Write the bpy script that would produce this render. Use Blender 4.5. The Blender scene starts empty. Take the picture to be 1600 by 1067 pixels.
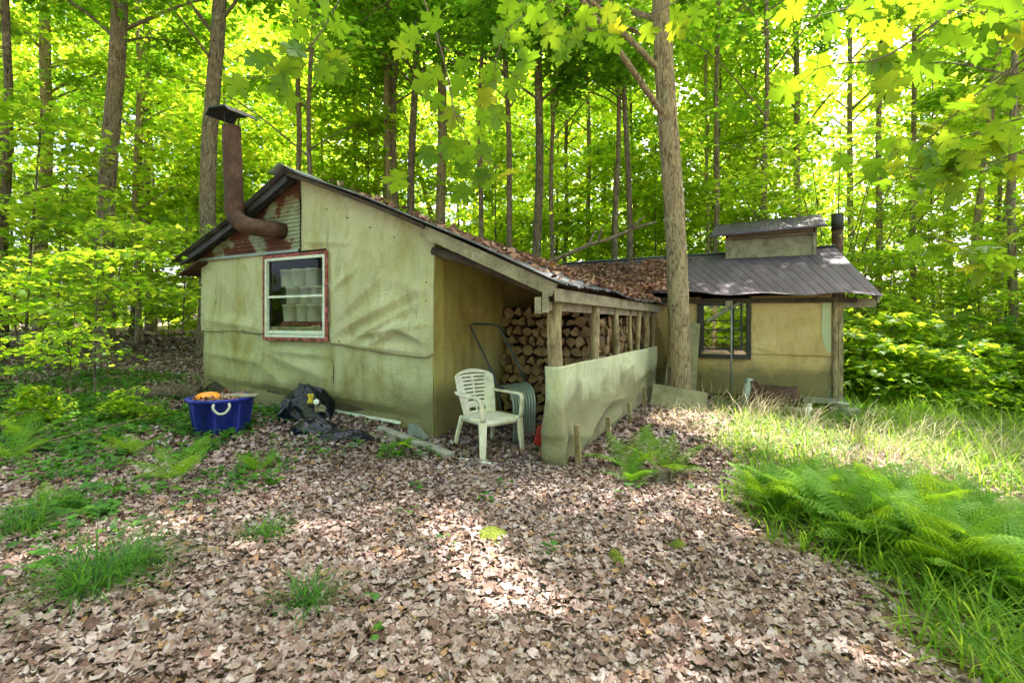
import bpy, math, random
import numpy as np
from math import radians as R, sin, cos, pi
from mathutils import Vector, Matrix

# ---------------------------------------------------------------- camera, sky, sun
SC = bpy.context.scene
COL = SC.collection
H = 1.4; F = 780.0; CX = 800.0; CY = 503.0        # eye height, focal length and horizon in photo pixels
cam_d = bpy.data.cameras.new('camera'); cam = bpy.data.objects.new('camera', cam_d); COL.objects.link(cam)
cam.location = (0, 0, H); cam.rotation_euler = (R(90), 0, 0)
cam_d.sensor_width = 36; cam_d.lens = 36 * F / 1600; cam_d.shift_y = -0.0191
cam_d.clip_start = 0.05; cam_d.clip_end = 500
SC.camera = cam
SUN_AZ, SUN_EL = R(38), R(58)                      # azimuth to the right of the view, elevation
SUND = np.array([sin(SUN_AZ) * cos(SUN_EL), cos(SUN_AZ) * cos(SUN_EL), sin(SUN_EL)])
W = bpy.data.worlds.new('World'); SC.world = W; W.use_nodes = True
nt = W.node_tree; sky = nt.nodes.new('ShaderNodeTexSky'); sky.sky_type = 'NISHITA'; sky.sun_disc = False
sky.sun_elevation = SUN_EL; sky.sun_rotation = SUN_AZ; sky.air_density = 0.8; sky.dust_density = 6.0
nt.links.new(sky.outputs[0], nt.nodes['Background'].inputs[0]); nt.nodes['Background'].inputs[1].default_value = 0.15
sl = bpy.data.lights.new('sun', 'SUN'); so = bpy.data.objects.new('sun', sl); COL.objects.link(so)
sl.energy = 3.4; sl.angle = R(0.6); sl.color = (1.0, 0.93, 0.80)
so.rotation_euler = Vector([float(v) for v in SUND]).to_track_quat('Z', 'Y').to_euler()
SC.view_settings.view_transform = 'Standard'; SC.view_settings.look = 'None'
SC.view_settings.exposure = 2.55; SC.view_settings.gamma = 1
cy = SC.cycles
cy.max_bounces = 7; cy.diffuse_bounces = 5; cy.glossy_bounces = 3; cy.transmission_bounces = 3; cy.transparent_max_bounces = 8
cy.sample_clamp_indirect = 8

rng = np.random.default_rng(11); random.seed(5)

# ---------------------------------------------------------------- helpers
def gz(x, y):
    x = np.asarray(x, float); y = np.asarray(y, float)
    t = np.clip(y - 5, 0, 13); s = np.clip(x, -9, 7)
    b = .045 * t - .04 * (s - 1) - .03
    n = .025 * np.sin(x * 1.3 + .7 * y) * np.cos(y * 1.1 - .4 * x) + .012 * np.sin(x * 3.1 + 1) * np.sin(y * 2.7)
    far = .25 * np.sin(x * .13 + 1) * np.sin(y * .11) * np.clip((np.hypot(x, y) - 14) / 20, 0, 1)
    # leaf drift heaped against the front wall
    d = .05 * np.exp(-((x + 1.9) ** 2 / .8 + (y - 6.15) ** 2 / .15))
    return b + n + far + d
def G(x, y): return float(gz(x, y))
def P(px, py, Y): return Vector(((px - CX) * Y / F, Y, H + (CY - py) * Y / F))

def tag(o, label=None, cat=None, group=None, kind=None):
    if label: o['label'] = label
    if cat: o['category'] = cat
    if group: o['group'] = group
    if kind: o['kind'] = kind
    return o
def empty(name, loc=(0, 0, 0), rz=0):
    o = bpy.data.objects.new(name, None); COL.objects.link(o); o.location = loc; o.rotation_euler = (0, 0, rz)
    o.empty_display_size = .2
    return o
def link(name, me, mat, parent=None):
    o = bpy.data.objects.new(name, me); COL.objects.link(o)
    if mat is not None: me.materials.append(mat)
    if parent is not None: o.parent = parent
    return o
def place(o, loc, rz=0, s=1.0):
    o.location = loc; o.rotation_euler = (0, 0, rz); o.scale = (s, s, s); return o
def kids(o): return [c for c in bpy.data.objects if c.parent == o]
def copy_tree(src, ch, loc, rz, s, label=None, group=None):
    r = src.copy(); COL.objects.link(r); r.location = loc; r.rotation_euler = (0, 0, rz); r.scale = (s, s, s)
    if label: r['label'] = label
    if group: r['group'] = group
    for c in ch:
        k = c.copy(); COL.objects.link(k); k.parent = r
    return r

class MB:
    def __init__(s): s.v = []; s.f = []; s.sm = []
    def add(s, vs, fs, smooth=False):
        n = len(s.v); s.v += [tuple(map(float, v)) for v in vs]; s.f += [[i + n for i in f] for f in fs]; s.sm += [smooth] * len(fs); return s
    def box(s, c, d, rot=None):
        c = Vector(c); vs = []
        for i in (-1, 1):
            for j in (-1, 1):
                for k in (-1, 1):
                    p = Vector((i * d[0] / 2, j * d[1] / 2, k * d[2] / 2))
                    if rot is not None: p = rot @ p
                    vs.append(c + p)
        return s.add(vs, [(0, 1, 3, 2), (4, 6, 7, 5), (0, 4, 5, 1), (2, 3, 7, 6), (0, 2, 6, 4), (1, 5, 7, 3)])
    def beam(s, a, b, w, h, up=(0, 0, 1)):
        a = Vector(a); b = Vector(b); d = (b - a); L = d.length; d.normalize()
        x = d.cross(Vector(up))
        if x.length < 1e-4: x = d.cross(Vector((1, 0, 0)))
        x.normalize(); z = x.cross(d)
        return s.box((a + b) / 2, (w, L, h), Matrix((x, d, z)).transposed())
    def tube(s, pts, rad, n=8, cap=True, smooth=True, jit=0):
        pts = [Vector(p) for p in pts]
        if not hasattr(rad, '__len__'): rad = [rad] * len(pts)
        vs = []; fs = []; prev = None
        for i, p in enumerate(pts):
            d = (pts[min(i + 1, len(pts) - 1)] - pts[max(i - 1, 0)]).normalized()
            x = prev - d * prev.dot(d) if prev is not None else d.cross(Vector((0.3, 1, .1)))
            if x.length < 1e-4: x = d.cross(Vector((1, 0, 0)))
            x.normalize(); prev = x; y = d.cross(x)
            for k in range(n):
                r = rad[i] * (1 + (random.uniform(-jit, jit) if jit else 0)); a = 2 * pi * k / n
                vs.append(p + x * cos(a) * r + y * sin(a) * r)
        for i in range(len(pts) - 1):
            for k in range(n):
                k2 = (k + 1) % n; fs.append((i * n + k, i * n + k2, (i + 1) * n + k2, (i + 1) * n + k))
        s.add(vs, fs, smooth)
        if cap:
            m = len(s.v) - len(vs); s.f += [[m + k for k in range(n)][::-1], [m + (len(pts) - 1) * n + k for k in range(n)]]; s.sm += [False, False]
        return s
    def lathe(s, prof, n=24, c=(0, 0, 0), smooth=True):
        vs = []; fs = []
        for r, z in prof:
            for k in range(n):
                a = 2 * pi * k / n; vs.append((c[0] + r * cos(a), c[1] + r * sin(a), c[2] + z))
        for i in range(len(prof) - 1):
            for k in range(n):
                k2 = (k + 1) % n; fs.append((i * n + k, i * n + k2, (i + 1) * n + k2, (i + 1) * n + k))
        return s.add(vs, fs, smooth)
    def grid(s, fn, us, vs_, smooth=True, skip=None):
        V = [fn(u, v) for u in us for v in vs_]; nv = len(vs_); fs = []
        for i in range(len(us) - 1):
            for j in range(nv - 1):
                if skip and skip(.5 * (us[i] + us[i + 1]), .5 * (vs_[j] + vs_[j + 1])): continue
                fs.append((i * nv + j, (i + 1) * nv + j, (i + 1) * nv + j + 1, i * nv + j + 1))
        return s.add(V, fs, smooth)
    def prism(s, poly, fn, d0, d1):            # polygon (a,b) extruded between depths d0,d1, fn(a,b,d)->point
        n = len(poly); vs = [fn(a, b, d0) for a, b in poly] + [fn(a, b, d1) for a, b in poly]
        return s.add(vs, [list(range(n))[::-1], list(range(n, 2 * n))] + [(i, (i + 1) % n, n + (i + 1) % n, n + i) for i in range(n)])
    def build(s, name, mat, parent=None, bevel=0, solid=0, sub=0):
        me = bpy.data.meshes.new(name); me.from_pydata(s.v, [], s.f); me.update()
        me.polygons.foreach_set('use_smooth', s.sm)
        o = link(name, me, mat, parent)
        if solid:
            m = o.modifiers.new('solid', 'SOLIDIFY'); m.thickness = solid; m.offset = 0
        if bevel:
            m = o.modifiers.new('bevel', 'BEVEL'); m.width = bevel; m.segments = 2; m.limit_method = 'ANGLE'; m.angle_limit = R(35)
        if sub:
            m = o.modifiers.new('sub', 'SUBSURF'); m.levels = sub; m.render_levels = sub
        return o

def lin(a, b, n): return [a + (b - a) * i / (n - 1) for i in range(n)]

def rep_mesh(name, V, T, pos, rot, scale, curl=None, smooth=False):
    """one mesh of many copies of the triangle template V,T at pos (N,3) with rot (N,3,3)"""
    N = len(pos); k = len(V)
    L = np.broadcast_to(V, (N, k, 3)).copy()
    if curl is not None:
        r2 = L[:, :, 0] ** 2; q2 = (L[:, :, 1]) ** 2
        L[:, :, 2] += curl[:, 0:1] * r2 + curl[:, 1:2] * q2 + curl[:, 2:3] * L[:, :, 0] * L[:, :, 1]
    L *= np.asarray(scale).reshape(N, -1, 1) if np.ndim(scale) else scale
    Wd = np.einsum('nij,nkj->nki', rot, L) + pos[:, None, :]
    T = np.asarray(T); m = len(T)
    F_ = (T[None] + (np.arange(N) * k)[:, None, None]).reshape(-1)
    me = bpy.data.meshes.new(name)
    me.vertices.add(N * k); me.vertices.foreach_set('co', Wd.astype(np.float32).ravel())
    me.loops.add(N * m * 3); me.loops.foreach_set('vertex_index', F_.astype(np.int32))
    me.polygons.add(N * m); me.polygons.foreach_set('loop_start', (np.arange(N * m) * 3).astype(np.int32))
    if smooth: me.polygons.foreach_set('use_smooth', np.ones(N * m, bool))
    me.update(calc_edges=True)
    return me
def rots(nrm, spin):
    n = nrm / np.linalg.norm(nrm, axis=1, keepdims=True)
    a = np.where(np.abs(n[:, 2:3]) < .9, np.array([[0, 0, 1.]]), np.array([[1., 0, 0]]))
    x = np.cross(a, n); x /= np.linalg.norm(x, axis=1, keepdims=True); y = np.cross(n, x)
    c, s = np.cos(spin)[:, None], np.sin(spin)[:, None]
    X = x * c + y * s; Y = -x * s + y * c
    return np.stack([X, Y, n], axis=2)
def tilt(r, N, t):            # normals around +Z with spread t
    a = r.uniform(0, 2 * pi, N); m = np.abs(r.normal(0, t, N))
    return np.stack([np.sin(m) * np.cos(a), np.sin(m) * np.sin(a), np.cos(m)], 1)

# leaf templates: base at origin, pointing +Y, unit length about 1
def fan(out, cz=0.0, c=(0, .45)):
    V = np.array([[c[0], c[1], cz]] + [[x, y, 0] for x, y in out], float); n = len(out)
    return V, [(0, 1 + i, 1 + (i + 1) % n) for i in range(n)]
KITE = (np.array([[0, 0, 0], [.42, .45, .06], [0, 1, -.08], [-.42, .45, .06]], float), [(0, 1, 2), (0, 2, 3)])
_m = [(0, 0), (.22, .02), (.5, .12), (.33, .3), (.58, .62), (.25, .58), (.2, .75)]
STAR = fan(_m + [(0, 1.05)] + [(-x, y) for x, y in _m[:0:-1]], .03)
_b = [(0, 0), (.12, -.03), (.33, -.06), (.28, .02), (.46, .10), (.36, .16), (.40, .24), (.27, .27), (.42, .36), (.62, .42), (.55, .52), (.66, .66),
      (.50, .63), (.44, .72), (.33, .62), (.22, .54), (.20, .66), (.30, .76), (.21, .80), (.19, .90), (.10, .92)]
MAPLE = fan(_b + [(0, 1.1)] + [(-x, y) for x, y in _b[:0:-1]], -.02, (0, .38))
_d = [(0, 0), (.26, .02), (.34, .16), (.52, .27), (.43, .44), (.44, .66), (.24, .68)]
DRY = fan(_d + [(.0, .95)] + [(-.24, .74), (-.45, .62), (-.40, .42), (-.52, .22), (-.25, .08)], .05)

# ---------------------------------------------------------------- materials
def new_mat(name):
    m = bpy.data.materials.new(name); m.use_nodes = True; nt = m.node_tree; nt.nodes.clear()
    out = nt.nodes.new('ShaderNodeOutputMaterial'); return m, nt, out
def N(nt, t, **kw):
    n = nt.nodes.new(t)
    for k, v in kw.items():
        if k.startswith('i_'): n.inputs[k[2:].replace('_', ' ')].default_value = v
        else: setattr(n, k, v)
    return n
def ramp(nt, src, stops, interp='LINEAR'):
    r = nt.nodes.new('ShaderNodeValToRGB'); e = r.color_ramp.elements; r.color_ramp.interpolation = interp
    while len(e) < len(stops): e.new(.5)
    for el, (p, c) in zip(e, stops): el.position = p; el.color = (*c, 1) if len(c) == 3 else c
    nt.links.new(src, r.inputs[0]); return r.outputs[0]
def coords(nt, scale=(1, 1, 1), rand=False, rot=(0, 0, 0)):
    tc = nt.nodes.new('ShaderNodeTexCoord'); mp = nt.nodes.new('ShaderNodeMapping'); mp.inputs['Scale'].default_value = scale; mp.inputs['Rotation'].default_value = rot
    nt.links.new(tc.outputs['Object'], mp.inputs[0])
    if rand:
        oi = nt.nodes.new('ShaderNodeObjectInfo'); ml = N(nt, 'ShaderNodeMath', operation='MULTIPLY'); ml.inputs[1].default_value = 37
        nt.links.new(oi.outputs['Random'], ml.inputs[0]); nt.links.new(ml.outputs[0], mp.inputs['Location'])
    return mp.outputs[0]
def noise(nt, vec, scale, detail=5, rough=.6, dist=0):
    n = N(nt, 'ShaderNodeTexNoise'); n.inputs['Scale'].default_value = scale; n.inputs['Detail'].default_value = detail
    n.inputs['Roughness'].default_value = rough; n.inputs['Distortion'].default_value = dist
    nt.links.new(vec, n.inputs['Vector']); return n.outputs['Fac']
def mixc(nt, fac, a, b, mode='MIX'):
    m = nt.nodes.new('ShaderNodeMix'); m.data_type = 'RGBA'; m.blend_type = mode
    def put(sock, v):
        if isinstance(v, tuple): sock.default_value = (*v, 1)
        elif isinstance(v, (int, float)): sock.default_value = v
        else: nt.links.new(v, sock)
    put(m.inputs[0], fac); put(m.inputs[6], a); put(m.inputs[7], b); return m.outputs[2]
def finish(nt, out, col, rough=.8, bump=None, bstr=.4, bdist=.01, metal=0, spec=.3, sheen=0):
    p = nt.nodes.new('ShaderNodeBsdfPrincipled')
    if isinstance(col, tuple): p.inputs['Base Color'].default_value = (*col, 1)
    else: nt.links.new(col, p.inputs['Base Color'])
    if isinstance(rough, (int, float)): p.inputs['Roughness'].default_value = rough
    else: nt.links.new(rough, p.inputs['Roughness'])
    p.inputs['Metallic'].default_value = metal; p.inputs['Specular IOR Level'].default_value = spec
    if bump is not None:
        b = nt.nodes.new('ShaderNodeBump'); b.inputs['Strength'].default_value = bstr; b.inputs['Distance'].default_value = bdist
        nt.links.new(bump, b.inputs['Height']); nt.links.new(b.outputs[0], p.inputs['Normal'])
    nt.links.new(p.outputs[0], out.inputs[0]); return p

def mat_mottle(name, stops, scale=4, detail=6, rough=.85, stretch=(1, 1, 1), bscale=40, bstr=.4, bdist=.004, metal=0, spec=.3, rand=False, fine=.25, rr=None):
    m, nt, out = new_mat(name); v = coords(nt, stretch, rand)
    n1 = noise(nt, v, scale, detail, .62, .3); c = ramp(nt, n1, stops)
    n2 = noise(nt, v, bscale, 5, .7)
    g = ramp(nt, n2, [(.3, (1 - fine,) * 3), (.7, (1 + fine * .4,) * 3)])
    c = mixc(nt, 1.0, c, g, 'MULTIPLY')
    finish(nt, out, c, rough, n2, bstr, bdist, metal, spec); return m

def mat_leaf(name, dcols, tcols, tr=.55, rough=.5, spec=.35, per_obj=False):
    m, nt, out = new_mat(name)
    g = nt.nodes.new('ShaderNodeNewGeometry'); ri = g.outputs['Random Per Island']
    if per_obj: ri = nt.nodes.new('ShaderNodeObjectInfo').outputs['Random']
    d = ramp(nt, ri, dcols); t = ramp(nt, ri, tcols)
    p = finish(nt, out, d, rough, spec=spec)
    tl = nt.nodes.new('ShaderNodeBsdfTranslucent'); nt.links.new(t, tl.inputs[0])
    mx = nt.nodes.new('ShaderNodeMixShader'); mx.inputs[0].default_value = tr
    nt.links.new(p.outputs[0], mx.inputs[1]); nt.links.new(tl.outputs[0], mx.inputs[2]); nt.links.new(mx.outputs[0], out.inputs[0])
    return m
M = {}
M['leaf'] = mat_leaf('leaf_green', [(0, (.05, .13, .012)), (.5, (.075, .19, .018)), (1, (.12, .24, .02))],
                     [(0, (.24, .52, .02)), (.5, (.38, .70, .03)), (.85, (.55, .80, .04)), (1, (.72, .84, .05))])
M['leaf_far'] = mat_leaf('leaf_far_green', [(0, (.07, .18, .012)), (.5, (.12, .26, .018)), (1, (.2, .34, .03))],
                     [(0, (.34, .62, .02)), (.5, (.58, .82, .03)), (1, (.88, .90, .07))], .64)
M['leaf_near'] =  mat_leaf('leaf_near_green', [(0, (.06, .16, .012)), (1, (.10, .22, .015))],
                     [(0, (.17, .32, .010)), (.5, (.24, .41, .012)), (.85, (.36, .46, .015)), (1, (.55, .50, .02))], .5, .4)
M['herb'] = mat_leaf('herb_green', [(0, (.03, .10, .02)), (.6, (.05, .17, .02)), (1, (.09, .22, .02))],
                     [(0, (.10, .32, .02)), (1, (.28, .55, .04))], .4)
M['fern'] = mat_leaf('fern_green', [(0, (.06, .17, .010)), (1, (.13, .27, .015))], [(0, (.20, .45, .015)), (1, (.42, .62, .02))], .42, .6, .2, True)
M['grass'] = mat_leaf('grass_green', [(0, (.06, .16, .012)), (.6, (.11, .24, .015)), (1, (.2, .29, .04))], [(0, (.24, .5, .02)), (1, (.5, .66, .05))], .5, .6, .2)
M['straw'] = mat_leaf('straw_dry', [(0, (.35, .27, .14)), (.5, (.5, .42, .24)), (1, (.62, .55, .38))], [(0, (.5, .42, .2)), (1, (.7, .62, .4))], .3, .6)
def litter_mat(name, k=1.0, tint=(1, 1, 1)):
    m, nt, out = new_mat(name)
    g = nt.nodes.new('ShaderNodeNewGeometry'); ri = g.outputs['Random Per Island']
    s = lambda *c: tuple(v * k * t_ for v, t_ in zip(c, tint))
    c = ramp(nt, ri, [(0, s(.11, .066, .05)), (.12, s(.19, .12, .095)), (.32, s(.29, .205, .17)), (.56, s(.36, .27, .235)), (.76, s(.43, .345, .315)), (.92, s(.52, .455, .435)), (.965, s(.34, .19, .10)), (1, s(.38, .27, .14))])
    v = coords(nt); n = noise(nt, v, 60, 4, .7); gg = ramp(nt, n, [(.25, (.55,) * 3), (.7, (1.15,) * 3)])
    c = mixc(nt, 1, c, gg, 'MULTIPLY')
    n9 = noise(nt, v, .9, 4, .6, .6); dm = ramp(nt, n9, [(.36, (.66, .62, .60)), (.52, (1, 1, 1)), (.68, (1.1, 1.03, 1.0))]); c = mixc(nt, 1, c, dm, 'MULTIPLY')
    p = finish(nt, out, c, .8, n, .6, .004, spec=.15)
    tl = nt.nodes.new('ShaderNodeBsdfTranslucent'); nt.links.new(c, tl.inputs[0])
    mx = nt.nodes.new('ShaderNodeMixShader'); mx.inputs[0].default_value = .12
    nt.links.new(p.outputs[0], mx.inputs[1]); nt.links.new(tl.outputs[0], mx.inputs[2]); nt.links.new(mx.outputs[0], out.inputs[0])
    return m
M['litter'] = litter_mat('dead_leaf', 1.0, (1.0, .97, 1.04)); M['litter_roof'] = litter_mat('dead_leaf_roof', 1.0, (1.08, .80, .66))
def bark_mat(name, a, b, c3, sc=1.0):
    m, nt, out = new_mat(name); v = coords(nt, (1, 1, .22), True); v2 = coords(nt, (1, 1, .7), True)
    n1 = noise(nt, v, 26 * sc, 6, .7, 1.2); n2 = noise(nt, v2, 3.0, 4, .6); n3 = noise(nt, v2, 14, 4, .7)
    c = ramp(nt, n1, [(.38, a), (.50, b), (.66, tuple(x * 1.5 for x in b))])
    l = ramp(nt, n2, [(.5, (0, 0, 0)), (.62, (1, 1, 1))]); l3 = ramp(nt, n3, [(.52, (0, 0, 0)), (.6, (1, 1, 1))])
    f = mixc(nt, 1, l, l3, 'MULTIPLY'); c = mixc(nt, f, c, c3)
    finish(nt, out, c, .9, n1, 1.0, .05, spec=.15); return m
M['bark'] = bark_mat('bark_brown', (.065, .046, .032), (.25, .19, .13), (.38, .36, .27))
M['bark_pale'] = bark_mat('bark_pale', (.11, .078, .05), (.36, .275, .17), (.42, .40, .27))
M['bark_dark'] = bark_mat('bark_dark', (.035, .026, .018), (.17, .13, .09), (.32, .31, .25))
M['twig'] = mat_mottle('twig_brown', [(.3, (.08, .055, .035)), (.7, (.2, .15, .10))], 20)
def soil():
    m, nt, out = new_mat('forest_soil'); v = coords(nt)
    vo = N(nt, 'ShaderNodeTexVoronoi'); vo.inputs['Scale'].default_value = 22; nt.links.new(v, vo.inputs['Vector'])
    sp = N(nt, 'ShaderNodeSeparateColor'); nt.links.new(vo.outputs['Color'], sp.inputs[0])
    c = ramp(nt, sp.outputs[0], [(0, (.07, .045, .03)), (.4, (.20, .14, .10)), (.75, (.34, .25, .20)), (1, (.5, .42, .38))])
    n = noise(nt, v, 1.2, 5); gcol = ramp(nt, n, [(.4, (.7, .65, .6)), (.7, (1, 1, 1))]); c = mixc(nt, 1, c, gcol, 'MULTIPLY')
    finish(nt, out, c, .9, vo.outputs['Distance'], .8, .02); return m
M['soil'] = soil()
M['moss'] = mat_mottle('moss_green', [(.3, (.10, .13, .015)), (.7, (.25, .30, .03))], 30, bscale=90, bstr=1, bdist=.02)

def felt(name, cols, stain, stain2, lo=.45, hi=.68, weave=True, scale=1.3):
    m, nt, out = new_mat(name); v = coords(nt); vs = coords(nt, (1, 1, .35))
    n0 = noise(nt, v, scale, 6, .6, .5); c = ramp(nt, n0, cols)
    n1 = noise(nt, vs, 2.2, 6, .65, .8); f1 = ramp(nt, n1, [(lo, (0, 0, 0)), (hi, (1, 1, 1))]); c = mixc(nt, f1, c, stain)
    n2 = noise(nt, vs, 5.5, 6, .7, .4); f2 = ramp(nt, n2, [(.56, (0, 0, 0)), (.78, (.75, .75, .75))]); c = mixc(nt, f2, c, stain2)
    n3 = noise(nt, v, 60, 3, .7); g = ramp(nt, n3, [(.3, (.86,) * 3), (.7, (1.06,) * 3)]); c = mixc(nt, 1, c, g, 'MULTIPLY')
    n4 = noise(nt, v, 8, 3, .6); sp = ramp(nt, noise(nt, v, 38, 2, .5), [(.72, (1, 1, 1)), (.77, (.35, .3, .22))]); c = mixc(nt, .8, c, sp, 'MULTIPLY')
    wv = N(nt, 'ShaderNodeTexWave'); wv.wave_type = 'BANDS'; wv.bands_direction = 'Z'; wv.inputs['Scale'].default_value = 60; wv.inputs['Distortion'].default_value = 2
    nt.links.new(v, wv.inputs['Vector'])
    hgt = mixc(nt, .12, n4, wv.outputs[0])
    n5 = noise(nt, v, 4.5, 2, .5, 1.6); cr = ramp(nt, n5, [(.455, (0, 0, 0)), (.5, (1, 1, 1)), (.53, (.2, .2, .2)), (.6, (0, 0, 0))])
    hgt = mixc(nt, .45, hgt, cr)
    # mud and mould splashed up from the ground
    sp_ = N(nt, 'ShaderNodeSeparateXYZ'); nt.links.new(v, sp_.inputs[0]); ad = N(nt, 'ShaderNodeMath', operation='MULTIPLY_ADD'); nt.links.new(n0, ad.inputs[0]); ad.inputs[1].default_value = -1.0; nt.links.new(sp_.outputs[2], ad.inputs[2])
    mud = ramp(nt, ad.outputs[0], [(0.0, (.8, .8, .8)), (.25, (0, 0, 0))]); c = mixc(nt, mud, c, (.15, .13, .06))
    finish(nt, out, c, .85, hgt, .55, .02, spec=.2); return m
M['felt'] = felt('felt_green', [(.3, (.38, .39, .23)), (.55, (.48, .48, .29)), (.75, (.58, .57, .39))], (.30, .26, .08), (.13, .16, .065))
M['felt_up'] = felt('felt_pale', [(.3, (.43, .43, .27)), (.55, (.52, .51, .32)), (.75, (.62, .60, .43))], (.35, .29, .10), (.18, .18, .075), .48, .75)
M['felt_yellow'] = felt('felt_yellow', [(.3, (.36, .30, .09)), (.6, (.50, .42, .15)), (.8, (.56, .50, .26))], (.28, .21, .06), (.16, .15, .07), .5, .75)
M['felt_screen'] = felt('felt_screen', [(.3, (.46, .49, .31)), (.6, (.57, .59, .40)), (.8, (.62, .67, .57))], (.38, .38, .18), (.34, .35, .20), .55, .8)
M['felt_tan'] = felt('felt_tan', [(.3, (.50, .35, .14)), (.55, (.64, .48, .24)), (.8, (.74, .62, .40))], (.40, .25, .08), (.25, .15, .06), .55, .85)
M['wood_old'] = mat_mottle('wood_weathered', [(.3, (.20, .17, .12)), (.55, (.34, .30, .21)), (.75, (.44, .40, .30))], 5, stretch=(1, 1, 1), bscale=30, bstr=.6, fine=.35)
M['wood_grey'] = mat_mottle('wood_grey', [(.3, (.22, .20, .17)), (.7, (.42, .39, .33))], 6, bscale=50, bstr=.6, fine=.35)
M['wood_dark'] = mat_mottle('wood_dark', [(.3, (.04, .03, .022)), (.7, (.12, .09, .06))], 6, bscale=40)
M['log_bark'] = mat_mottle('log_bark', [(.35, (.14, .10, .06)), (.5, (.30, .23, .13)), (.68, (.46, .38, .22))], 12, stretch=(1, 1, .4), bscale=60, bstr=.8, fine=.4)
M['plywood'] = mat_mottle('plywood_mossy', [(.3, (.20, .19, .11)), (.6, (.34, .31, .20)), (.8, (.42, .39, .27))], 3, stretch=(1, 1, 1), bscale=25, fine=.3)
M['firewood'] = mat_mottle('firewood_split', [(.3, (.13, .075, .04)), (.5, (.30, .19, .095)), (.75, (.48, .34, .19))], 7, bscale=70, bstr=.6, rand=True, fine=.35)
M['firebark'] = mat_mottle('firewood_bark', [(.3, (.05, .035, .025)), (.7, (.17, .12, .08))], 14, rand=True)
M['rust'] = mat_mottle('rusty_pipe', [(.3, (.035, .02, .015)), (.5, (.085, .04, .026)), (.72, (.16, .085, .055))], 5, bscale=60, rough=.75, spec=.3, fine=.3)
M['black_metal'] = mat_mottle('black_metal', [(.3, (.015, .015, .016)), (.7, (.05, .045, .045))], 8, rough=.5, spec=.4)
M['black_tube'] = mat_mottle('black_painted_tube', [(.3, (.012, .02, .022)), (.7, (.03, .045, .05))], 8, rough=.4, spec=.5)
M['galv'] = mat_mottle('galvanised_steel', [(.3, (.20, .24, .22)), (.6, (.32, .36, .33)), (.8, (.42, .46, .43))], 5, rough=.45, metal=.35, spec=.5, bscale=30, bstr=.15)
M['white_plastic'] = mat_mottle('white_plastic_dirty', [(.3, (.42, .40, .27)), (.48, (.66, .63, .50)), (.7, (.76, .73, .62))], 7, rough=.42, bscale=80, bstr=.05, fine=.12, spec=.45)
M['pail'] = mat_mottle('pail_plastic', [(.3, (.68, .70, .60)), (.7, (.8, .81, .74))], 3, rough=.5, bscale=60, bstr=.1, fine=.1)
M['blue'] = mat_mottle('blue_plastic', [(.3, (.015, .018, .12)), (.5, (.02, .03, .33)), (.72, (.07, .085, .42)), ], 7, stretch=(1, 1, .25), rough=.45, bscale=60, bstr=.1, fine=.3)
M['rope'] = mat_mottle('rope_white', [(.3, (.45, .45, .38)), (.7, (.66, .66, .6))], 40, bscale=150, bstr=.8)
M['orange'] = mat_mottle('orange_plastic', [(.3, (.8, .22, .02)), (.7, (.95, .38, .04))], 6, rough=.4, fine=.1)
M['bag'] = mat_mottle('black_plastic_film', [(.3, (.003, .004, .007)), (.7, (.008, .010, .02))], 6, rough=.13, bscale=16, bstr=.25, bdist=.012, spec=.38, fine=.1)
M['white_paint'] = mat_mottle('white_paint', [(.3, (.52, .58, .48)), (.7, (.76, .8, .72))], 9, rough=.6, fine=.2)
M['red_paint'] = mat_mottle('red_painted_trim', [(.35, (.12, .04, .03)), (.5, (.34, .075, .06)), (.7, (.48, .20, .17))], 14, rough=.6, fine=.4)
M['red_bright'] = mat_mottle('red_plastic', [(.3, (.3, .02, .02)), (.7, (.45, .035, .03))], 6, rough=.45)
M['dark'] = mat_mottle('dark_interior', [(.3, (.02, .017, .012)), (.7, (.07, .06, .04))], 3)
M['yellow'] = mat_mottle('yellow_scrap_and_light', [(.3, (.6, .45, .03)), (.7, (.75, .6, .06))], 8)
def roof_mat(name, cols, scratch, sd='X'):
    m, nt, out = new_mat(name); v = coords(nt); vs = coords(nt, (1, .25, .25))
    n = noise(nt, vs, 3.5, 6, .65, .6); c = ramp(nt, n, cols)
    n2 = noise(nt, v, 22, 5, .7); f = ramp(nt, n2, [(.55, (0, 0, 0)), (.75, (1, 1, 1))]); c = mixc(nt, f, c, scratch)
    finish(nt, out, c, .68, n2, .4, .005, metal=.08, spec=.3); return m
M['roof_front'] = roof_mat('roof_black_metal', [(.3, (.05, .05, .06)), (.55, (.12, .12, .14)), (.8, (.28, .29, .32))], (.16, .12, .09))
M['roof_back'] = roof_mat('roof_purple_metal', [(.3, (.055, .04, .06)), (.55, (.10, .075, .115)), (.8, (.18, .145, .20))], (.15, .10, .08))
M['gable'] = None
def gable_mat():
    m, nt, out = new_mat('gable_corrugated'); v = coords(nt); n = noise(nt, v, 2.3, 6, .6, .6); n2 = noise(nt, v, 30, 5, .7)
    c = ramp(nt, n, [(.40, (.30, .34, .24)), (.455, (.22, .20, .12)), (.475, (.14, .045, .025)), (.75, (.07, .03, .02))])
    g = ramp(nt, n2, [(.3, (.7,) * 3), (.7, (1.1,) * 3)]); c = mixc(nt, 1, c, g, 'MULTIPLY')
    finish(nt, out, c, .65, n2, .3, .003, metal=.15); return m
M['gable'] = gable_mat()
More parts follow.
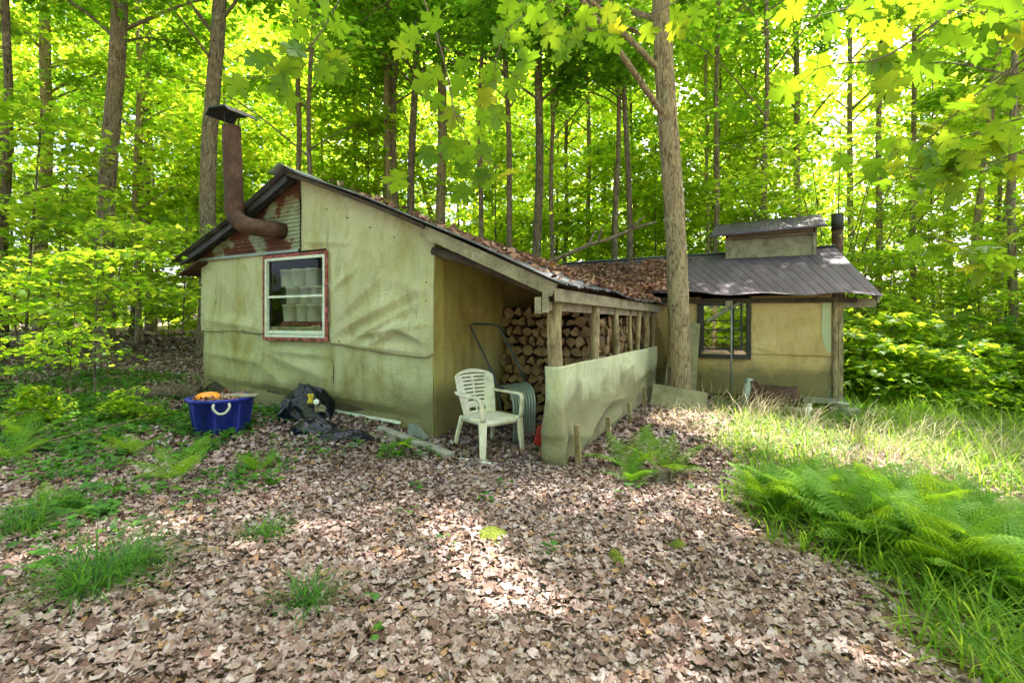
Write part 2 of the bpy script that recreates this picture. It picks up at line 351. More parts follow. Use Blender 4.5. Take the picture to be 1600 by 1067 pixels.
def glass(name, refl=.0):
    m, nt, out = new_mat(name)
    tr = nt.nodes.new('ShaderNodeBsdfTransparent'); tr.inputs[0].default_value = (.8, .85, .78, 1)
    gl = nt.nodes.new('ShaderNodeBsdfGlossy'); gl.inputs['Roughness'].default_value = .02
    fr = nt.nodes.new('ShaderNodeFresnel'); fr.inputs[0].default_value = 1.5
    ad = N(nt, 'ShaderNodeMath', operation='ADD', use_clamp=True); ad.inputs[1].default_value = refl; nt.links.new(fr.outputs[0], ad.inputs[0])
    v = coords(nt); b = nt.nodes.new('ShaderNodeBump'); b.inputs['Strength'].default_value = .15; b.inputs['Distance'].default_value = .01
    nt.links.new(noise(nt, v, 4, 2), b.inputs['Height']); nt.links.new(b.outputs[0], gl.inputs['Normal'])
    mx = nt.nodes.new('ShaderNodeMixShader'); nt.links.new(ad.outputs[0], mx.inputs[0]); nt.links.new(tr.outputs[0], mx.inputs[1]); nt.links.new(gl.outputs[0], mx.inputs[2])
    nt.links.new(mx.outputs[0], out.inputs[0]); return m
M['glass'] = glass('window_glass', -.02); M['glass_mirror'] = glass('window_glass_reflecting', .25)

# ---------------------------------------------------------------- ground
def axis(n, near, far):
    t = np.linspace(-1, 1, n); return np.sign(t) * (near * np.abs(t) + (far - near) * np.abs(t) ** 3.2)
gx = axis(221, 16, 110); gy = axis(221, 16, 110) + 5
X_, Y_ = np.meshgrid(gx, gy, indexing='ij'); Z_ = gz(X_, Y_)
nx = len(gx); ii = np.arange(nx * nx).reshape(nx, nx)
q = np.stack([ii[:-1, :-1], ii[1:, :-1], ii[1:, 1:], ii[:-1, 1:]], -1).reshape(-1, 4)
me = bpy.data.meshes.new('ground'); me.from_pydata(np.stack([X_, Y_, Z_], -1).reshape(-1, 3).tolist(), [], q.tolist()); me.update()
me.polygons.foreach_set('use_smooth', np.ones(len(q), bool))
tag(link('ground', me, M['soil']), kind='structure')
# ================================================================ FRONT CABIN
RZ = -math.atan2(.459, .888)
A0 = (-.89, 5.63)
UX = (cos(RZ), sin(RZ)); VX = (-sin(RZ), cos(RZ))
def w2(u, v): return (A0[0] + u * UX[0] + v * VX[0], A0[1] + u * UX[1] + v * VX[1])
def W3(u, v, z): x, y = w2(u, v); return Vector((x, y, z))
def gl(u, v): x, y = w2(u, v); return G(x, y)
def w2l(x, y): dx = x - A0[0]; dy = y - A0[1]; return (dx * UX[0] + dy * UX[1], dx * VX[0] + dy * VX[1])

cabin = empty('front_cabin', (A0[0], A0[1], 0), RZ)
tag(cabin, 'low front cabin clad in sagging green felt with open firewood lean-to', 'cabin')
RIDU = -2.12
def ridge(v): return np.interp(v, [-.35, 0, 1, 2, 4.6, 8], [3.33, 3.31, 3.21, 3.12, 3.04, 3.0])
def eave_r(v): return np.interp(v, [-.35, 2.5, 4.8, 8], [1.76, 1.72, 1.70, 1.66])
def zroof(u, v):
    if u >= RIDU:
        t = (u - RIDU) / (1.68 - RIDU); z = ridge(v) * (1 - t) + eave_r(v) * t
        return z + .035 * sin(pi * t) * (1 if v < 2 else .3) - .02 * sin(v * 2.3 + u)
    t = (RIDU - u) / 2.5; return ridge(v) * (1 - t) + 2.30 * t - .05 * sin(pi * min(t, 1))

def cloth(name, a0, a1, lo, up, off, folds, mat, na=60, nb=40, frame='front', amp=.012, seed=0, parent=None, solid=.004, top_tight=False):
    mb = MB(); rr = random.Random(seed); ph = [rr.uniform(0, 6) for _ in range(8)]
    def fn(a, t):
        damp = 1 - (t ** 5 if top_tight else 0)
        z0 = lo(a) if callable(lo) else lo; z1 = up(a) if callable(up) else up
        z = z0 + (z1 - z0) * t
        d = amp * (sin(a * 2.1 + ph[0] + z) + .7 * sin(z * 3.3 + ph[1] + a * .7) + .4 * sin(a * 5.3 + z * 2.7 + ph[2]) + .3 * sin(z * 9 + a * 3 + ph[3]) + .25 * sin(a * 14 + ph[4] + 2 * sin(z * 3)))
        for (x0, y0, x1, y1, am, wd) in folds:
            dx, dy = x1 - x0, y1 - y0; L2 = dx * dx + dy * dy
            s = ((a - x0) * dx + (z - y0) * dy) / L2; sc = min(max(s, 0), 1)
            e = math.hypot(a - x0 - sc * dx, z - y0 - sc * dy)
            side = ((a - x0) * dy - (z - y0) * dx)
            d += (1.5 if frame == 'front' else .8) * am * math.exp(-(e / wd) ** 2) * (.35 + .65 * sin(pi * min(max(s, .05), .95))) * (1.0 if side > 0 else .75)
        d *= damp
        if frame == 'front': return (a, -(off + d), z)
        if frame == 'side': return (off + d, a, z)
    mb.grid(fn, lin(a0, a1, na), lin(0, 1, nb))
    return mb.build(name, mat, parent or cabin, solid=solid)

def roofline(u): return zroof(u, -.02) - .05
# inner shell (dark boards) so that the cabin is closed but for the left gap
mb = MB()
# front backing wall round the window opening (u -2.74..-1.62, z 1.18..2.26)
mb.prism([(-4.24, .05), (-2.76, .05), (-2.76, 2.95), (-4.24, 2.3)], lambda a, b, d: (a, d, b), .0, .04)
mb.prism([(-1.60, -.1), (-.02, -.1), (-.02, 2.3), (-1.60, 3.0)], lambda a, b, d: (a, d, b), .0, .04)
mb.prism([(-2.76, .05), (-1.60, .05), (-1.60, 1.16), (-2.76, 1.16)], lambda a, b, d: (a, d, b), .0, .04)
mb.prism([(-2.76, 2.28), (-1.60, 2.28), (-1.60, 2.97), (-2.12, 3.2), (-2.76, 2.92)], lambda a, b, d: (a, d, b), .0, .04)
mb.build('front_wall', M['wood_dark'], cabin)
mb = MB(); mb.box((-.04, 3.5, 1.1), (.05, 6.9, 2.3)); mb.build('side_wall', M['wood_dark'], cabin)
mb = MB(); mb.box((-4.22, .95, 1.1), (.05, 1.8, 2.3)); mb.box((-4.22, 5.3, 1.1), (.05, 3.3, 2.3)); mb.box((-4.22, 2.75, .55), (.05, 1.79, 1.2)); mb.box((-4.22, 2.75, 2.18), (.05, 1.79, .14)); mb.build('side_wall', M['felt'], cabin)  # unseen gap left in this wall to let light onto the pails
mb = MB(); mb.prism([(-4.24, 0), (-.02, 0), (-.02, 2.2), (-2.12, 2.95), (-4.24, 2.2)], lambda a, b, d: (a, d, b), 6.9, 6.95); mb.build('rear_wall', M['wood_dark'], cabin)
mb = MB(); mb.box((-2.12, 3.5, .25), (4.1, 6.7, .06)); mb.build('floor_boards', M['wood_dark'], cabin)
# felt cladding
lowf = [(-4.2, .95, -2.9, .85, .02, .06), (-2.75, .98, -1.7, .72, .03, .09), (-2.6, 1.02, -1.65, .98, .03, .05), (-2.79, 1.2, -2.79, .45, -.012, .03), (-1.55, 1.1, -1.55, .3, -.012, .03),
        (-4.2, .55, -.2, .30, -.02, .07), (-4.0, .62, -.5, .42, .02, .08), (-3.1, .9, -2.2, .5, .02, .12), (-1.4, .5, -.3, .42, .02, .1), (-.9, 1.0, -.1, .55, .015, .15)]
def lowedge(u):
    g = gl(u, -.03)
    return np.interp(u, [-4.3, -4.0, -3.1, -2.6, -1.6, -.5, -.45, 0.05], [.36, .52, .20, .22, .24, .18, .02, -.04])
cloth('lower_cladding', -4.26, .03, lowedge, 1.34, .02, lowf, M['felt'], 150, 60, seed=1, amp=.008)
cloth('upper_cladding', -4.27, -2.80, lambda u: 1.27 - .02 * (u + 4.27) + .01 * sin(u * 5), 2.36, .045,
      [(-4.2, 1.45, -2.85, 1.33, .03, .07), (-3.9, 2.2, -3.3, 1.5, .012, .1), (-2.95, 1.3, -2.95, 2.3, .012, .06)], M['felt_up'], 70, 50, seed=2, amp=.008)
flap = lambda u: float(np.interp(u, [-2.15, -1.585, -1.575, -1.4, -1.0, -.6, -.25, -.05, .05], [2.33, 2.33, 1.13, 1.12, 1.07, 1.03, 1.005, 1.0, 1.05]))
upf = [(-1.5, 1.25, -.25, 1.75, .045, .08), (-1.35, 1.5, -.7, 1.95, .03, .08), (-1.0, 1.25, -.1, 1.38, .05, .07), (-1.5, 1.16, -.1, 1.06, .03, .06), (-1.52, 1.8, -1.1, 2.05, .03, .05),
       (-1.2, 1.15, -.2, 1.60, .035, .05), (-.5, 1.9, -.05, 1.75, .02, .08), (-.12, 1.0, -.12, 2.2, .03, .07), (-2.0, 2.45, -1.2, 2.38, .02, .05), (-.9, 1.12, -.5, 1.3, .03, .05), (-.45, 1.35, -.08, 1.2, .04, .06)]
cloth('upper_cladding', -2.10, .05, flap, lambda u: roofline(u) - .0, .05, upf, M['felt_up'], 130, 110, seed=3, amp=.010)
mb = MB(); rs_ = random.Random(4)
for (x0, z0_, x1, z1_, n_) in [(-4.1, 1.30, -2.95, 1.27, 3), (-1.4, 1.16, -.2, 1.05, 4), (-.05, 1.2, -.03, 2.1, 3), (-1.53, 1.0, -1.53, .5, 2), (-4.2, 2.0, -4.2, .6, 3), (-1.8, 2.9, -.3, 2.3, 4), (-3.2, .5, -.2, .42, 3)]:
    for k in range(n_):
        t = (k + rs_.uniform(0, .6)) / n_; mb.box((x0 + (x1 - x0) * t, -.078 if z0_ > 1.0 else -.045, z0_ + (z1_ - z0_) * t), (.012, .02, .012))
mb.build('fixings', M['rust'], cabin)
# yellow felt along the lean-to side
sf = [(.15, .2, .12, 2.2, .03, .05), (.5, .3, .9, 1.9, .02, .12), (1.2, .4, 1.1, 2.1, -.03, .08), (.1, .35, 1.4, .15, .03, .06), (.3, 1.6, 1.2, 1.9, .02, .1), (.3, .7, .8, .3, .025, .09)]
cloth('side_cladding', -.04, 5.0, lambda v: gl(0, v) - .05, 2.30, .03, sf, M['felt_yellow'], 120, 50, frame='side', seed=4, amp=.012)
# corrugated gable
mb = MB()
def gfn(a, b):
    top = zroof(a, -.02) - .06; z0 = 2.35; z = z0 + (top - z0) * b if top > z0 else z0
    return (a, -.07 - .009 * sin(z * 2 * pi / .052), z)
us = lin(-4.2, -2.085, 40); ns = 150
V_ = []; F_g = []
zs = lin(2.345, 3.26, ns)
for u in us:
    top = max(zroof(u, -.02) - .06, 2.35)
    for z in zs: zz = min(z, top); V_.append((u, -.07 - .009 * sin(zz * 2 * pi / .052), zz))
for i in range(len(us) - 1):
    for j in range(ns - 1):
        if V_[i * ns + j][2] < V_[i * ns + j + 1][2] or V_[(i + 1) * ns + j][2] < V_[(i + 1) * ns + j + 1][2]:
            F_g.append((i * ns + j, (i + 1) * ns + j, (i + 1) * ns + j + 1, i * ns + j + 1))
mb.add(V_, F_g, True); mb.build('gable_panel', M['gable'], cabin)
mb = MB(); mb.beam((-4.25, -.085, 2.33), (-2.1, -.085, 2.335), .012, .035); mb.build('flashing', M['galv'], cabin)

# roof sheets: ribs run down the slope
def roofpart(name, ua, ub, va, vb, nu, nv, mat):
    mb = MB()
    def fn(v, t):
        u = ua + (ub - ua) * t
        ub_ = u + (.03 * sin(v * 13) + .02 * sin(v * 31)) * t
        return (ub_, v, zroof(ub_, v) + .010 * sin(v * 2 * pi / .075) + .012 + .006 * sin(v * 5 + u * 4))
    mb.grid(fn, lin(va, vb, nv), lin(0, 1, nu)); return mb.build(name, mat, cabin, solid=.004)
rf = roofpart('roof', RIDU, 1.68, -.30, 7.0, 26, 560, M['roof_front'])
roofpart('roof', RIDU, -4.62, -.30, 7.0, 14, 400, M['roof_front'])
mb = MB()
mb.grid(lambda v, t: (RIDU + t * .2, v, ridge(v) + .075 - .42 * abs(t) * .2 - .02 * abs(t) + .01 * sin(v * 9)), lin(-.36, 7.0, 60), lin(-1, 1, 7)); mb.build('ridge_cap', M['galv'], cabin, solid=.004)
# rake boards, rafters
def rake(name, u0, u1, v, w, h, dz, mat, n=7):
    mb = MB(); us = lin(u0, u1, n)
    for a, b in zip(us[:-1], us[1:]): mb.beam((a, v, zroof(a, -.1) - dz), (b, v, zroof(b, -.1) - dz), w, h)
    return mb.build(name, mat, cabin)
rake('rake_board', RIDU + .02, .05, -.23, .03, .045, .035, M['wood_dark'])
rake('rake_board', .0, 1.56, -.19, .04, .13, .09, M['wood_old'])
rake('rake_board', RIDU - .02, -4.5, -.21, .04, .07, .06, M['black_metal'])
mb = MB(); mb.tube([(-4.05, -.2, 2.42), (-3.35, -.2, 2.72)], .02, 6); mb.build('brace_stick', M['wood_old'], cabin)
mb = MB(); mb.tube([(.02, -.02, 2.20), (.5, 0, 2.04), (1.35, .02, 1.70)], [.05, .05, .04], 8, jit=.1); mb.build('rafter', M['wood_dark'], cabin)
for v in (.9, 1.8, 2.8, 3.8):
    mb = MB(); mb.tube([(0, v, zroof(0, v) - .09), (.8, v, zroof(.8, v) - .09), (1.5, v, zroof(1.5, v) - .08)], [.05, .045, .04], 7, jit=.1); mb.build('rafter', M['wood_dark'], cabin)
mb = MB(); mb.box((-4.35, 2.6, 2.2), (.5, 5.6, .03), Matrix.Rotation(R(-20), 3, 'Y')); mb.build('side_awning', M['rust'], cabin)
# lean-to posts, beams
for k, (v, r) in enumerate([(0, .072), (1.19, .055), (2.17, .048), (2.99, .03), (3.45, .045), (4.0, .06), (4.6, .045)]):
    g = gl(1.49, v) - .1; mb = MB(); zz = lin(g, 1.60, 9); q_ = random.uniform(0, 6)
    mb.tube([(1.49 + .012 * sin(z * 3 + q_), v + .012 * cos(z * 2.4 + q_), z) for z in zz], [r * random.uniform(.93, 1.05) for _ in zz], 12, jit=.06)
    mb.build('post', M['log_bark'], cabin)
mb = MB(); mb.beam((1.58, -.22, 1.655), (1.57, 4.85, 1.635), .03, .125); mb.build('fascia_board', M['wood_old'], cabin, bevel=.004)
mb = MB(); mb.beam((1.46, -.20, 1.555), (1.46, 4.8, 1.53), .05, .09); mb.build('beam', M['wood_old'], cabin, bevel=.004)
mb = MB(); mb.box((1.47, -.20, 1.60), (.06, .035, .22)); mb.box((1.38, -.16, 1.56), (.07, .05, .16)); mb.build('beam_block', M['wood_old'], cabin)
# felt screen on the outside of the posts
scf = [(.3, .05, 1.6, .45, .07, .10), (1.2, .45, 2.6, .35, .06, .10), (2.2, .72, 3.2, .85, .04, .07), (2.6, .5, 4.4, .62, .03, .08), (.0, .3, .7, .16, .05, .08), (.8, .9, 2.0, .82, .02, .06), (3.0, .3, 4.5, .35, .03, .08), (2.2, .95, 2.8, .78, .04, .05), (1.4, .12, 2.2, .2, .06, .09)]
def sclo(v): return gl(1.6, v) + float(np.interp(v, [-.1, .25, .6, .9, 1.4, 2.0, 2.6, 3.2, 4.7], [-.03, -.03, .02, -.01, .03, -.01, .0, -.02, -.01]))
cloth('felt_screen', -.06, 4.62, sclo, lambda v: .965 + .004 * sin(v * 3), 1.565, scf, M['felt_screen'], 170, 60, frame='side', seed=7, amp=.012, top_tight=True)
mb = MB()
def wrap(t, z):
    a = t * 1.9; r = .10 + .03 * sin(z * 7) * (1 - z) + .05 * math.exp(-((z - .35) / .25) ** 2) * sin(a)
    return (1.49 + r * cos(a * .95) , -.02 - r * sin(a * .95) - .02 * sin(z * 19) * (z < .3), z)
mb.grid(wrap, lin(0, 1.35, 14), lin(gl(1.5, 0) - .02, .965, 40)); mb.build('felt_screen', M['felt_screen'], cabin, solid=.006)
for v, top, r in [(.12, .30, .035), (1.18, .18, .032), (2.2, .16, .034), (3.1, .24, .035), (3.75, .28, .035)]:
    g = gl(1.68, v); mb = MB(); mb.beam((1.69, v, g - .15), (1.665, v + .01, g + .02 + (top + .08)), r * 1.7, r * 1.2, (0, 1, 0)); mb.build('stake', M['log_bark'], cabin, bevel=.006)
# skirt
mb = MB(); mb.grid(lambda a, z: (a, -.0 - .012 * sin(z * 2 * pi / .06), z), lin(-1.7, -.42, 8), lin(-.02, .30, 50)); mb.build('rusty_skirt', M['rust'], cabin)
mb = MB(); mb.beam((-1.75, -.05, .295), (-.42, -.055, .235), .02, .03); mb.build('skirt_trim', M['white_paint'], cabin)

# window with red trim
wf = empty('window', (0, 0, 0)); wf.parent = cabin
def framebox(mb, u0, u1, z0, z1, v, w, d):
    mb.box(((u0 + w / 2), v, (z0 + z1) / 2), (w, d, z1 - z0 - .004)); mb.box((u1 - w / 2, v, (z0 + z1) / 2), (w, d, z1 - z0 - .004))
    mb.box(((u0 + u1) / 2, v, z1 - w / 2), (u1 - u0 - 2 * w - .002, d, w)); mb.box(((u0 + u1) / 2, v, z0 + w / 2), (u1 - u0 - 2 * w - .002, d, w))
mb = MB(); framebox(mb, -2.79, -1.56, 1.15, 2.30, -.085, .050, .02); mb.build('trim', M['red_paint'], wf, bevel=.003)
mb = MB()
for i in range(9):
    t = (i + .5) / 9; z = 1.18 + 1.09 * t; u = -2.76 + 1.17 * t
    for c in ((-2.77, z), (-1.58, z), (u, 1.17), (u, 2.28)): mb.lathe([(.0, 0), (.012, 0), (.012, .001)], 6, (0, 0, 0)); 
mb = MB()
for i in range(9):
    t = (i + .5) / 9; z = 1.18 + 1.09 * t; u = -2.76 + 1.17 * t
    for c in ((-2.77, z), (-1.58, z), (u, 1.168), (u, 2.282)): mb.box((c[0] + random.uniform(-.008, .008), -.097, c[1]), (.020, .006, .020), Matrix.Rotation(random.uniform(0, 1.5), 3, 'Y'))
mb.build('fixings', M['black_metal'], wf)
mb = MB(); framebox(mb, -2.745, -1.605, 1.195, 2.255, -.072, .036, .05); mb.build('frame', M['white_paint'], wf, bevel=.003)
mb = MB(); mb.box((-2.175, -.068, 1.735), (1.06, .035, .032)); mb.box((-2.175, -.068, 1.262), (1.06, .035, .045)); mb.build('sash', M['white_paint'], wf, bevel=.003)
mb = MB(); mb.add([(-2.71, -.055, 1.75), (-1.64, -.055, 1.75), (-1.64, -.055, 2.22), (-2.71, -.055, 2.22)], [(0, 1, 2, 3)]); mb.build('pane', M['glass'], wf)
mb = MB(); mb.add([(-2.71, -.052, 1.23), (-1.64, -.052, 1.23), (-1.64, -.052, 1.73), (-2.71, -.052, 1.73)], [(0, 1, 2, 3)]); mb.build('pane', M['glass'], wf)
mb = MB(); mb.box((-2.175, .02, 1.165), (1.16, .10, .02)); mb.build('sill', M['wood_old'], wf)

# stove pipe with elbow and cap
sp = MB(); pts = []
pb = (-3.0, -.36)
pts = [(-3.06, pb[1], 4.02), (-3.03, pb[1], 3.4), (-2.995, pb[1], 2.93)]
rr_ = [.115] * 3
mb = MB(); mb.tube(pts, rr_, 20, cap=False); mb.build('stove_pipe', M['rust'], cabin)
mb = MB(); mb.tube([(-3.0, pb[1], 3.02), (-2.995, pb[1], 2.86)], .121, 20, cap=False)
mb.build('pipe_collar', M['rust'], cabin)
mb = MB(); mb.tube([(-2.995, pb[1], 2.90), (-2.985, pb[1], 2.83), (-2.93, pb[1], 2.76), (-2.85, pb[1] + .02, 2.70), (-2.76, pb[1] + .05, 2.665), (-2.62, pb[1] + .12, 2.64), (-2.45, pb[1] + .2, 2.62), (-2.40, pb[1] + .32, 2.61)], [.115, .119, .114, .119, .114, .116, .11, .11], 20)
mb.build('pipe_elbow', M['rust'], cabin)
mb = MB(); c0 = Vector((-3.065, pb[1], 4.19))
mb.prism([(-.26, -.02), (-.17, .06), (.16, .03), (.27, -.06), (.265, -.072), (.15, .012), (-.17, .045), (-.25, -.035)], lambda a, b, d: (c0.x + a, c0.y + d, c0.z + b), -.2, .2)
mb.build('pipe_cap', M['black_metal'], cabin)
mb = MB()
for a in (.4, 1.7, 3.3, 4.9):
    mb.tube([(-3.06 + .1 * cos(a), pb[1] + .1 * sin(a), 3.97), (-3.06 + .115 * cos(a), pb[1] + .115 * sin(a), 4.19)], .007, 5)
mb.build('cap_wires', M['black_metal'], cabin)

# things behind the window
def lw(name, label, cat, u, v, z, group=None, rz=0):
    o = empty(name, W3(u, v, z), RZ + rz); return tag(o, label, cat, group)
o = lw('storage_shelf', 'dark red shelf board behind the cabin window under stacked pails', 'shelf', -2.05, .21, 1.38)
mb = MB(); mb.box((0, 0, 0), (1.2, .24, .045)); mb.build('board', M['red_paint'], o)
mb = MB(); mb.box((-.58, 0, -.58), (.04, .3, 1.1)); mb.build('bracket', M['wood_dark'], o); mb = MB(); mb.box((.56, 0, -.58), (.04, .3, 1.1)); mb.build('bracket', M['wood_dark'], o)
pmb = MB(); pmb.lathe([(0, 0), (.095, 0), (.098, .01), (.108, .19), (.113, .19), (.113, .215), (.106, .22), (.0, .222)], 24)
pail_me = None
rowsn = ['bottom', 'middle', 'top']; posn = ['first', 'second', 'third', 'fourth']
for r_, (zb, us_) in enumerate([(1.404, (-2.56, -2.31, -2.06, -1.81)), (1.645, (-2.49, -2.24, -1.99, -1.74)), (1.886, (-2.62, -2.38, -2.13))]):
    for k, u in enumerate(us_):
        lab = 'pale plastic pail behind the cabin window, %s from left in the %s row' % (posn[k], rowsn[r_])
        if pail_me is None:
            o = pmb.build('storage_pail', M['pail']); pail_me = o.data
        else: o = link('storage_pail', pail_me, None)
        place(o, W3(u, .19 + random.uniform(-.02, .02), zb), RZ + random.uniform(0, 3), 1.085); tag(o, lab, 'pail', 'pails stacked behind the cabin window')
o = lw('painted_light_box', 'box with its lid coloured as yellow light low behind the cabin window', 'box', -1.95, .3, .285)
mb = MB(); mb.box((0, 0, .47), (.8, .25, .9)); mb.build('body', M['wood_dark'], o); mb = MB(); mb.box((0, 0, .945), (.8, .25, .04)); mb.build('lid', M['yellow'], o, bevel=.01)  # lid coloured yellow to stand in for yellow light inside

# ================================================================ firewood
def log_mesh(kind, seed, L=.40):
    rr = random.Random(seed); n = 12; pr = []
    for k in range(n):
        a = 2 * pi * k / n; pr.append((a, 1 + rr.uniform(-.08, .08)))
    if kind == 'round': sec = [(cos(a) * r, sin(a) * r) for a, r in pr]
    elif kind == 'half': sec = [(cos(pi * k / 8) * (1 + rr.uniform(-.05, .05)), sin(pi * k / 8) * 1.05 - .4) for k in range(9)]
    elif kind == 'wedge':
        h = R(rr.uniform(32, 50)); sec = [(0, -1.0)] + [(1.55 * sin(-h + 2 * h * k / 6), -1 + 1.8 * cos(-h + 2 * h * k / 6)) for k in range(7)][::-1]
    else: sec = [(-.9, -.75), (.95, -.6), (.6, .85), (-.3, .95)]
    m = len(sec); R0 = .076; vs = []; fs = []
    for j, y in enumerate((0, .12, .28, L)):
        s = R0 * (1 + rr.uniform(-.06, .06))
        for a, b in sec: vs.append((a * s, y + rr.uniform(-.004, .004), b * s))
    for j in range(3):
        for k in range(m): fs.append((j * m + k, j * m + (k + 1) % m, (j + 1) * m + (k + 1) % m, (j + 1) * m + k))
    fs += [list(range(m))[::-1], list(range(3 * m, 4 * m))]
    me = bpy.data.meshes.new('log'); me.from_pydata(vs, [], fs); me.update()
    me.materials.append(M['firewood']); me.materials.append(M['firebark'])
    for p in me.polygons:
        if p.index >= len(fs) - 2: continue
        k = p.index % m
        if kind == 'round' or (kind == 'half' and k < 8) or (kind == 'wedge' and 1 <= k <= 6): p.material_index = 1
    return me
logs = [log_mesh(k, i) for i, k in enumerate(['round', 'half', 'wedge', 'wedge', 'chunk', 'half', 'wedge', 'round', 'wedge', 'chunk', 'wedge'])]
def add_log(loc, along, rr):
    o = link('firewood_log', random.choice(logs), None)
    if along == 'v': base = Matrix.Rotation(RZ, 4, 'Z')
    else: base = Matrix.Rotation(RZ + pi / 2, 4, 'Z')
    o.matrix_world = Matrix.Translation(loc) @ base @ Matrix.Rotation(random.uniform(0, 2 * pi), 4, 'Y') @ Matrix.Rotation(random.uniform(-.05, .05), 4, 'X')
    s = random.uniform(.82, 1.12); o.scale = (s, random.uniform(.93, 1.05), s)
    tag(o, rr[0], 'firewood', rr[1])
LF = ('split log in the stack facing the white chair under the lean-to', 'split logs of the lean-to stack facing the chair')
LS = ('split log showing between the lean-to posts above the felt screen', 'split logs of the lean-to stack along the posts')
D_ = .138
for j in range(12):
    for i in range(10):
        u = .10 + (i + (.5 if j % 2 else 0)) * D_ + random.uniform(-.012, .012)
        z = gl(.6, 1.5) + .06 + j * D_ * .93 + random.uniform(-.012, .012)
        if u > 1.36 or z > zroof(u, 1.5) - .16: continue
        add_log(W3(u, 1.52 + random.uniform(-.04, .05), z), 'v', LF)
for j in range(11):
    for i in range(20):
        v = 2.02 + (i + (.5 if j % 2 else 0)) * D_ + random.uniform(-.012, .012)
        z = .12 + j * D_ * .93 + random.uniform(-.015, .015)
        if v > 4.7 or z > 1.50 or j < 4: continue
        add_log(W3(1.34 + random.uniform(-.04, .04), v, z), 'u', LS)
o = lw('wood_crib', 'dark log crib carrying the firewood behind the felt screen', 'crib', 1.1, 3.3, 0)
mb = MB(); mb.box((0, 0, .30), (.45, 2.7, .52)); mb.build('crib', M['firebark'], o)
# chopping slab near the scoop
o = tag(place(log_b := link('wood_slab', log_mesh('round', 77, .5), None), W3(1.15, 1.0, gl(1.15, 1.0) + .50), RZ + .5), 'flat pale slab of wood lying on blocks beside the snow scoop', 'slab')
o.scale = (2.0, .8, .5)
o = link('wood_block', log_mesh('wedge', 78, .4), None); o.matrix_world = Matrix.Translation(W3(1.1, 1.2, gl(1.1, 1.2) + .02)) @ Matrix.Rotation(R(90), 4, 'X'); o.scale = (1.7, 1.1, 1.7)
tag(o, 'upright split block under the pale slab in the lean-to', 'block')

# ================================================================ BACK CABIN
back = empty('back_cabin', W3(3, 4.98, 0), RZ)
tag(back, 'low tan sugar shack with purple metal roof, cupola and dark window', 'cabin')
# local frame of the back cabin: u' = u-3, v' = v-4.98
def bk(u, v): return (u - 3, v - 4.98)
c00 = (.75, 4.60, 1.93); c10 = (4.88, 4.63, 1.77); c01 = (-1.8, 8.5, 3.0); c11 = (4.65, 8.5, 3.03)
def zb(s, t):
    p = [(1 - s) * (1 - t) * c00[i] + s * (1 - t) * c10[i] + (1 - s) * t * c01[i] + s * t * c11[i] for i in range(3)]
    return p
def zback(u, v):
    t = min(max((v - 4.6) / 3.9, 0), 1); s = .5
    for _ in range(3):
        p = zb(s, t); s += (u - p[0]) / 6
    return zb(s, t)[2]
mb = MB(); sec_ = []
nW = 30
s_list = []
for k in range(nW):
    b0 = k / nW
    for f, h in ((0, 0), (.03, .009), (.07, .009), (.10, 0), (.3, .004), (.33, 0), (.5, .004), (.53, 0), (.75, .004), (.78, 0)): s_list.append((b0 + f / nW, h))
s_list.append((1, 0))
def bfn(i, t):
    s, h = s_list[int(i)]; x, y, z = zb(s, t)
    x, y = bk(x, y); return (x, y - (.03 * (sin(s * 37) * .5 + .5) if t < .01 else 0), z + h + .03 + .012 * sin(s * 9 + t * 4) + (.02 * sin(s * 23) if t < .01 else 0))
mb.grid(bfn, list(range(len(s_list))), lin(0, 1, 14), smooth=False); mb.build('roof', M['roof_back'], back, solid=.004)
mb = MB()
mb.grid(lambda s, t: (zb(s, 1)[0] - 3, 8.5 - 4.98 + t * 3.7, zb(s, 1)[2] + .03 - t * 1.1), lin(0, 1, 12), lin(0, 1, 8)); mb.build('roof', M['roof_back'], back, solid=.004)
mb = MB(); mb.beam((c01[0] - 3, 3.52, 3.04), (c11[0] - 3 + .01, 3.52, 3.085), .22, .012); mb.build('ridge_cap', M['galv'], back)
mb = MB(); mb.box((.02 + 1.3 - 1.3, .02, .85), (2.6, .03, 2.1)); 
mb = MB()   # backing behind cladding, leaving the window hole (u 2.24..3.07, z .78..1.86)
for (a, b, z0, z1) in ((1.2, 2.26, -.1, 1.86), (3.05, 4.25, -.1, 1.86), (2.26, 3.05, -.1, .80)):
    mb.box(((a + b) / 2 - 3, .03, (z0 + z1) / 2), (b - a, .03, z1 - z0))
mb.build('front_wall', M['wood_dark'], back)
mb = MB(); mb.prism([(0, -.1), (7.0, -.1), (7.0, 1.85), (3.5, 2.98), (0, 1.8)], lambda a, b, d: (d, a, b), 1.22, 1.26); mb.build('side_wall', M['wood_old'], back)
mb = MB(); mb.prism([(.03, -.1), (7.0, -.1), (7.0, 1.85), (3.5, 2.95), (.03, 1.85)], lambda a, b, d: (d, a, b), -4.6, -4.56); mb.build('side_wall', M['wood_dark'], back)
mb = MB(); mb.box((-1.7, 7.0, .85), (5.9, .04, 1.9)); mb.build('rear_wall', M['wood_old'], back)
mb = MB(); mb.box((-1.7, 3.5, .02), (5.8, 7, .05)); mb.build('floor_boards', M['wood_dark'], back)
def bcloth(name, a0, a1, lo, up, off, folds, mat, seed, amp=.008, na=70, nb=50):
    o = cloth(name, a0, a1, lo, up, off, folds, mat, na, nb, seed=seed, amp=amp, parent=back); return o
bf = [(.05, 1.7, .2, .95, -.012, .04), (.75, 1.75, .5, 1.3, .012, .04), (.5, 1.3, .45, .95, -.012, .03), (.1, 1.0, .45, .9, .012, .04), (.95, 1.75, 1.1, 1.0, .02, .12)]
bcloth('upper_cladding', .08, 1.27, .84, 1.84, .02, bf, M['felt_tan'], 11)
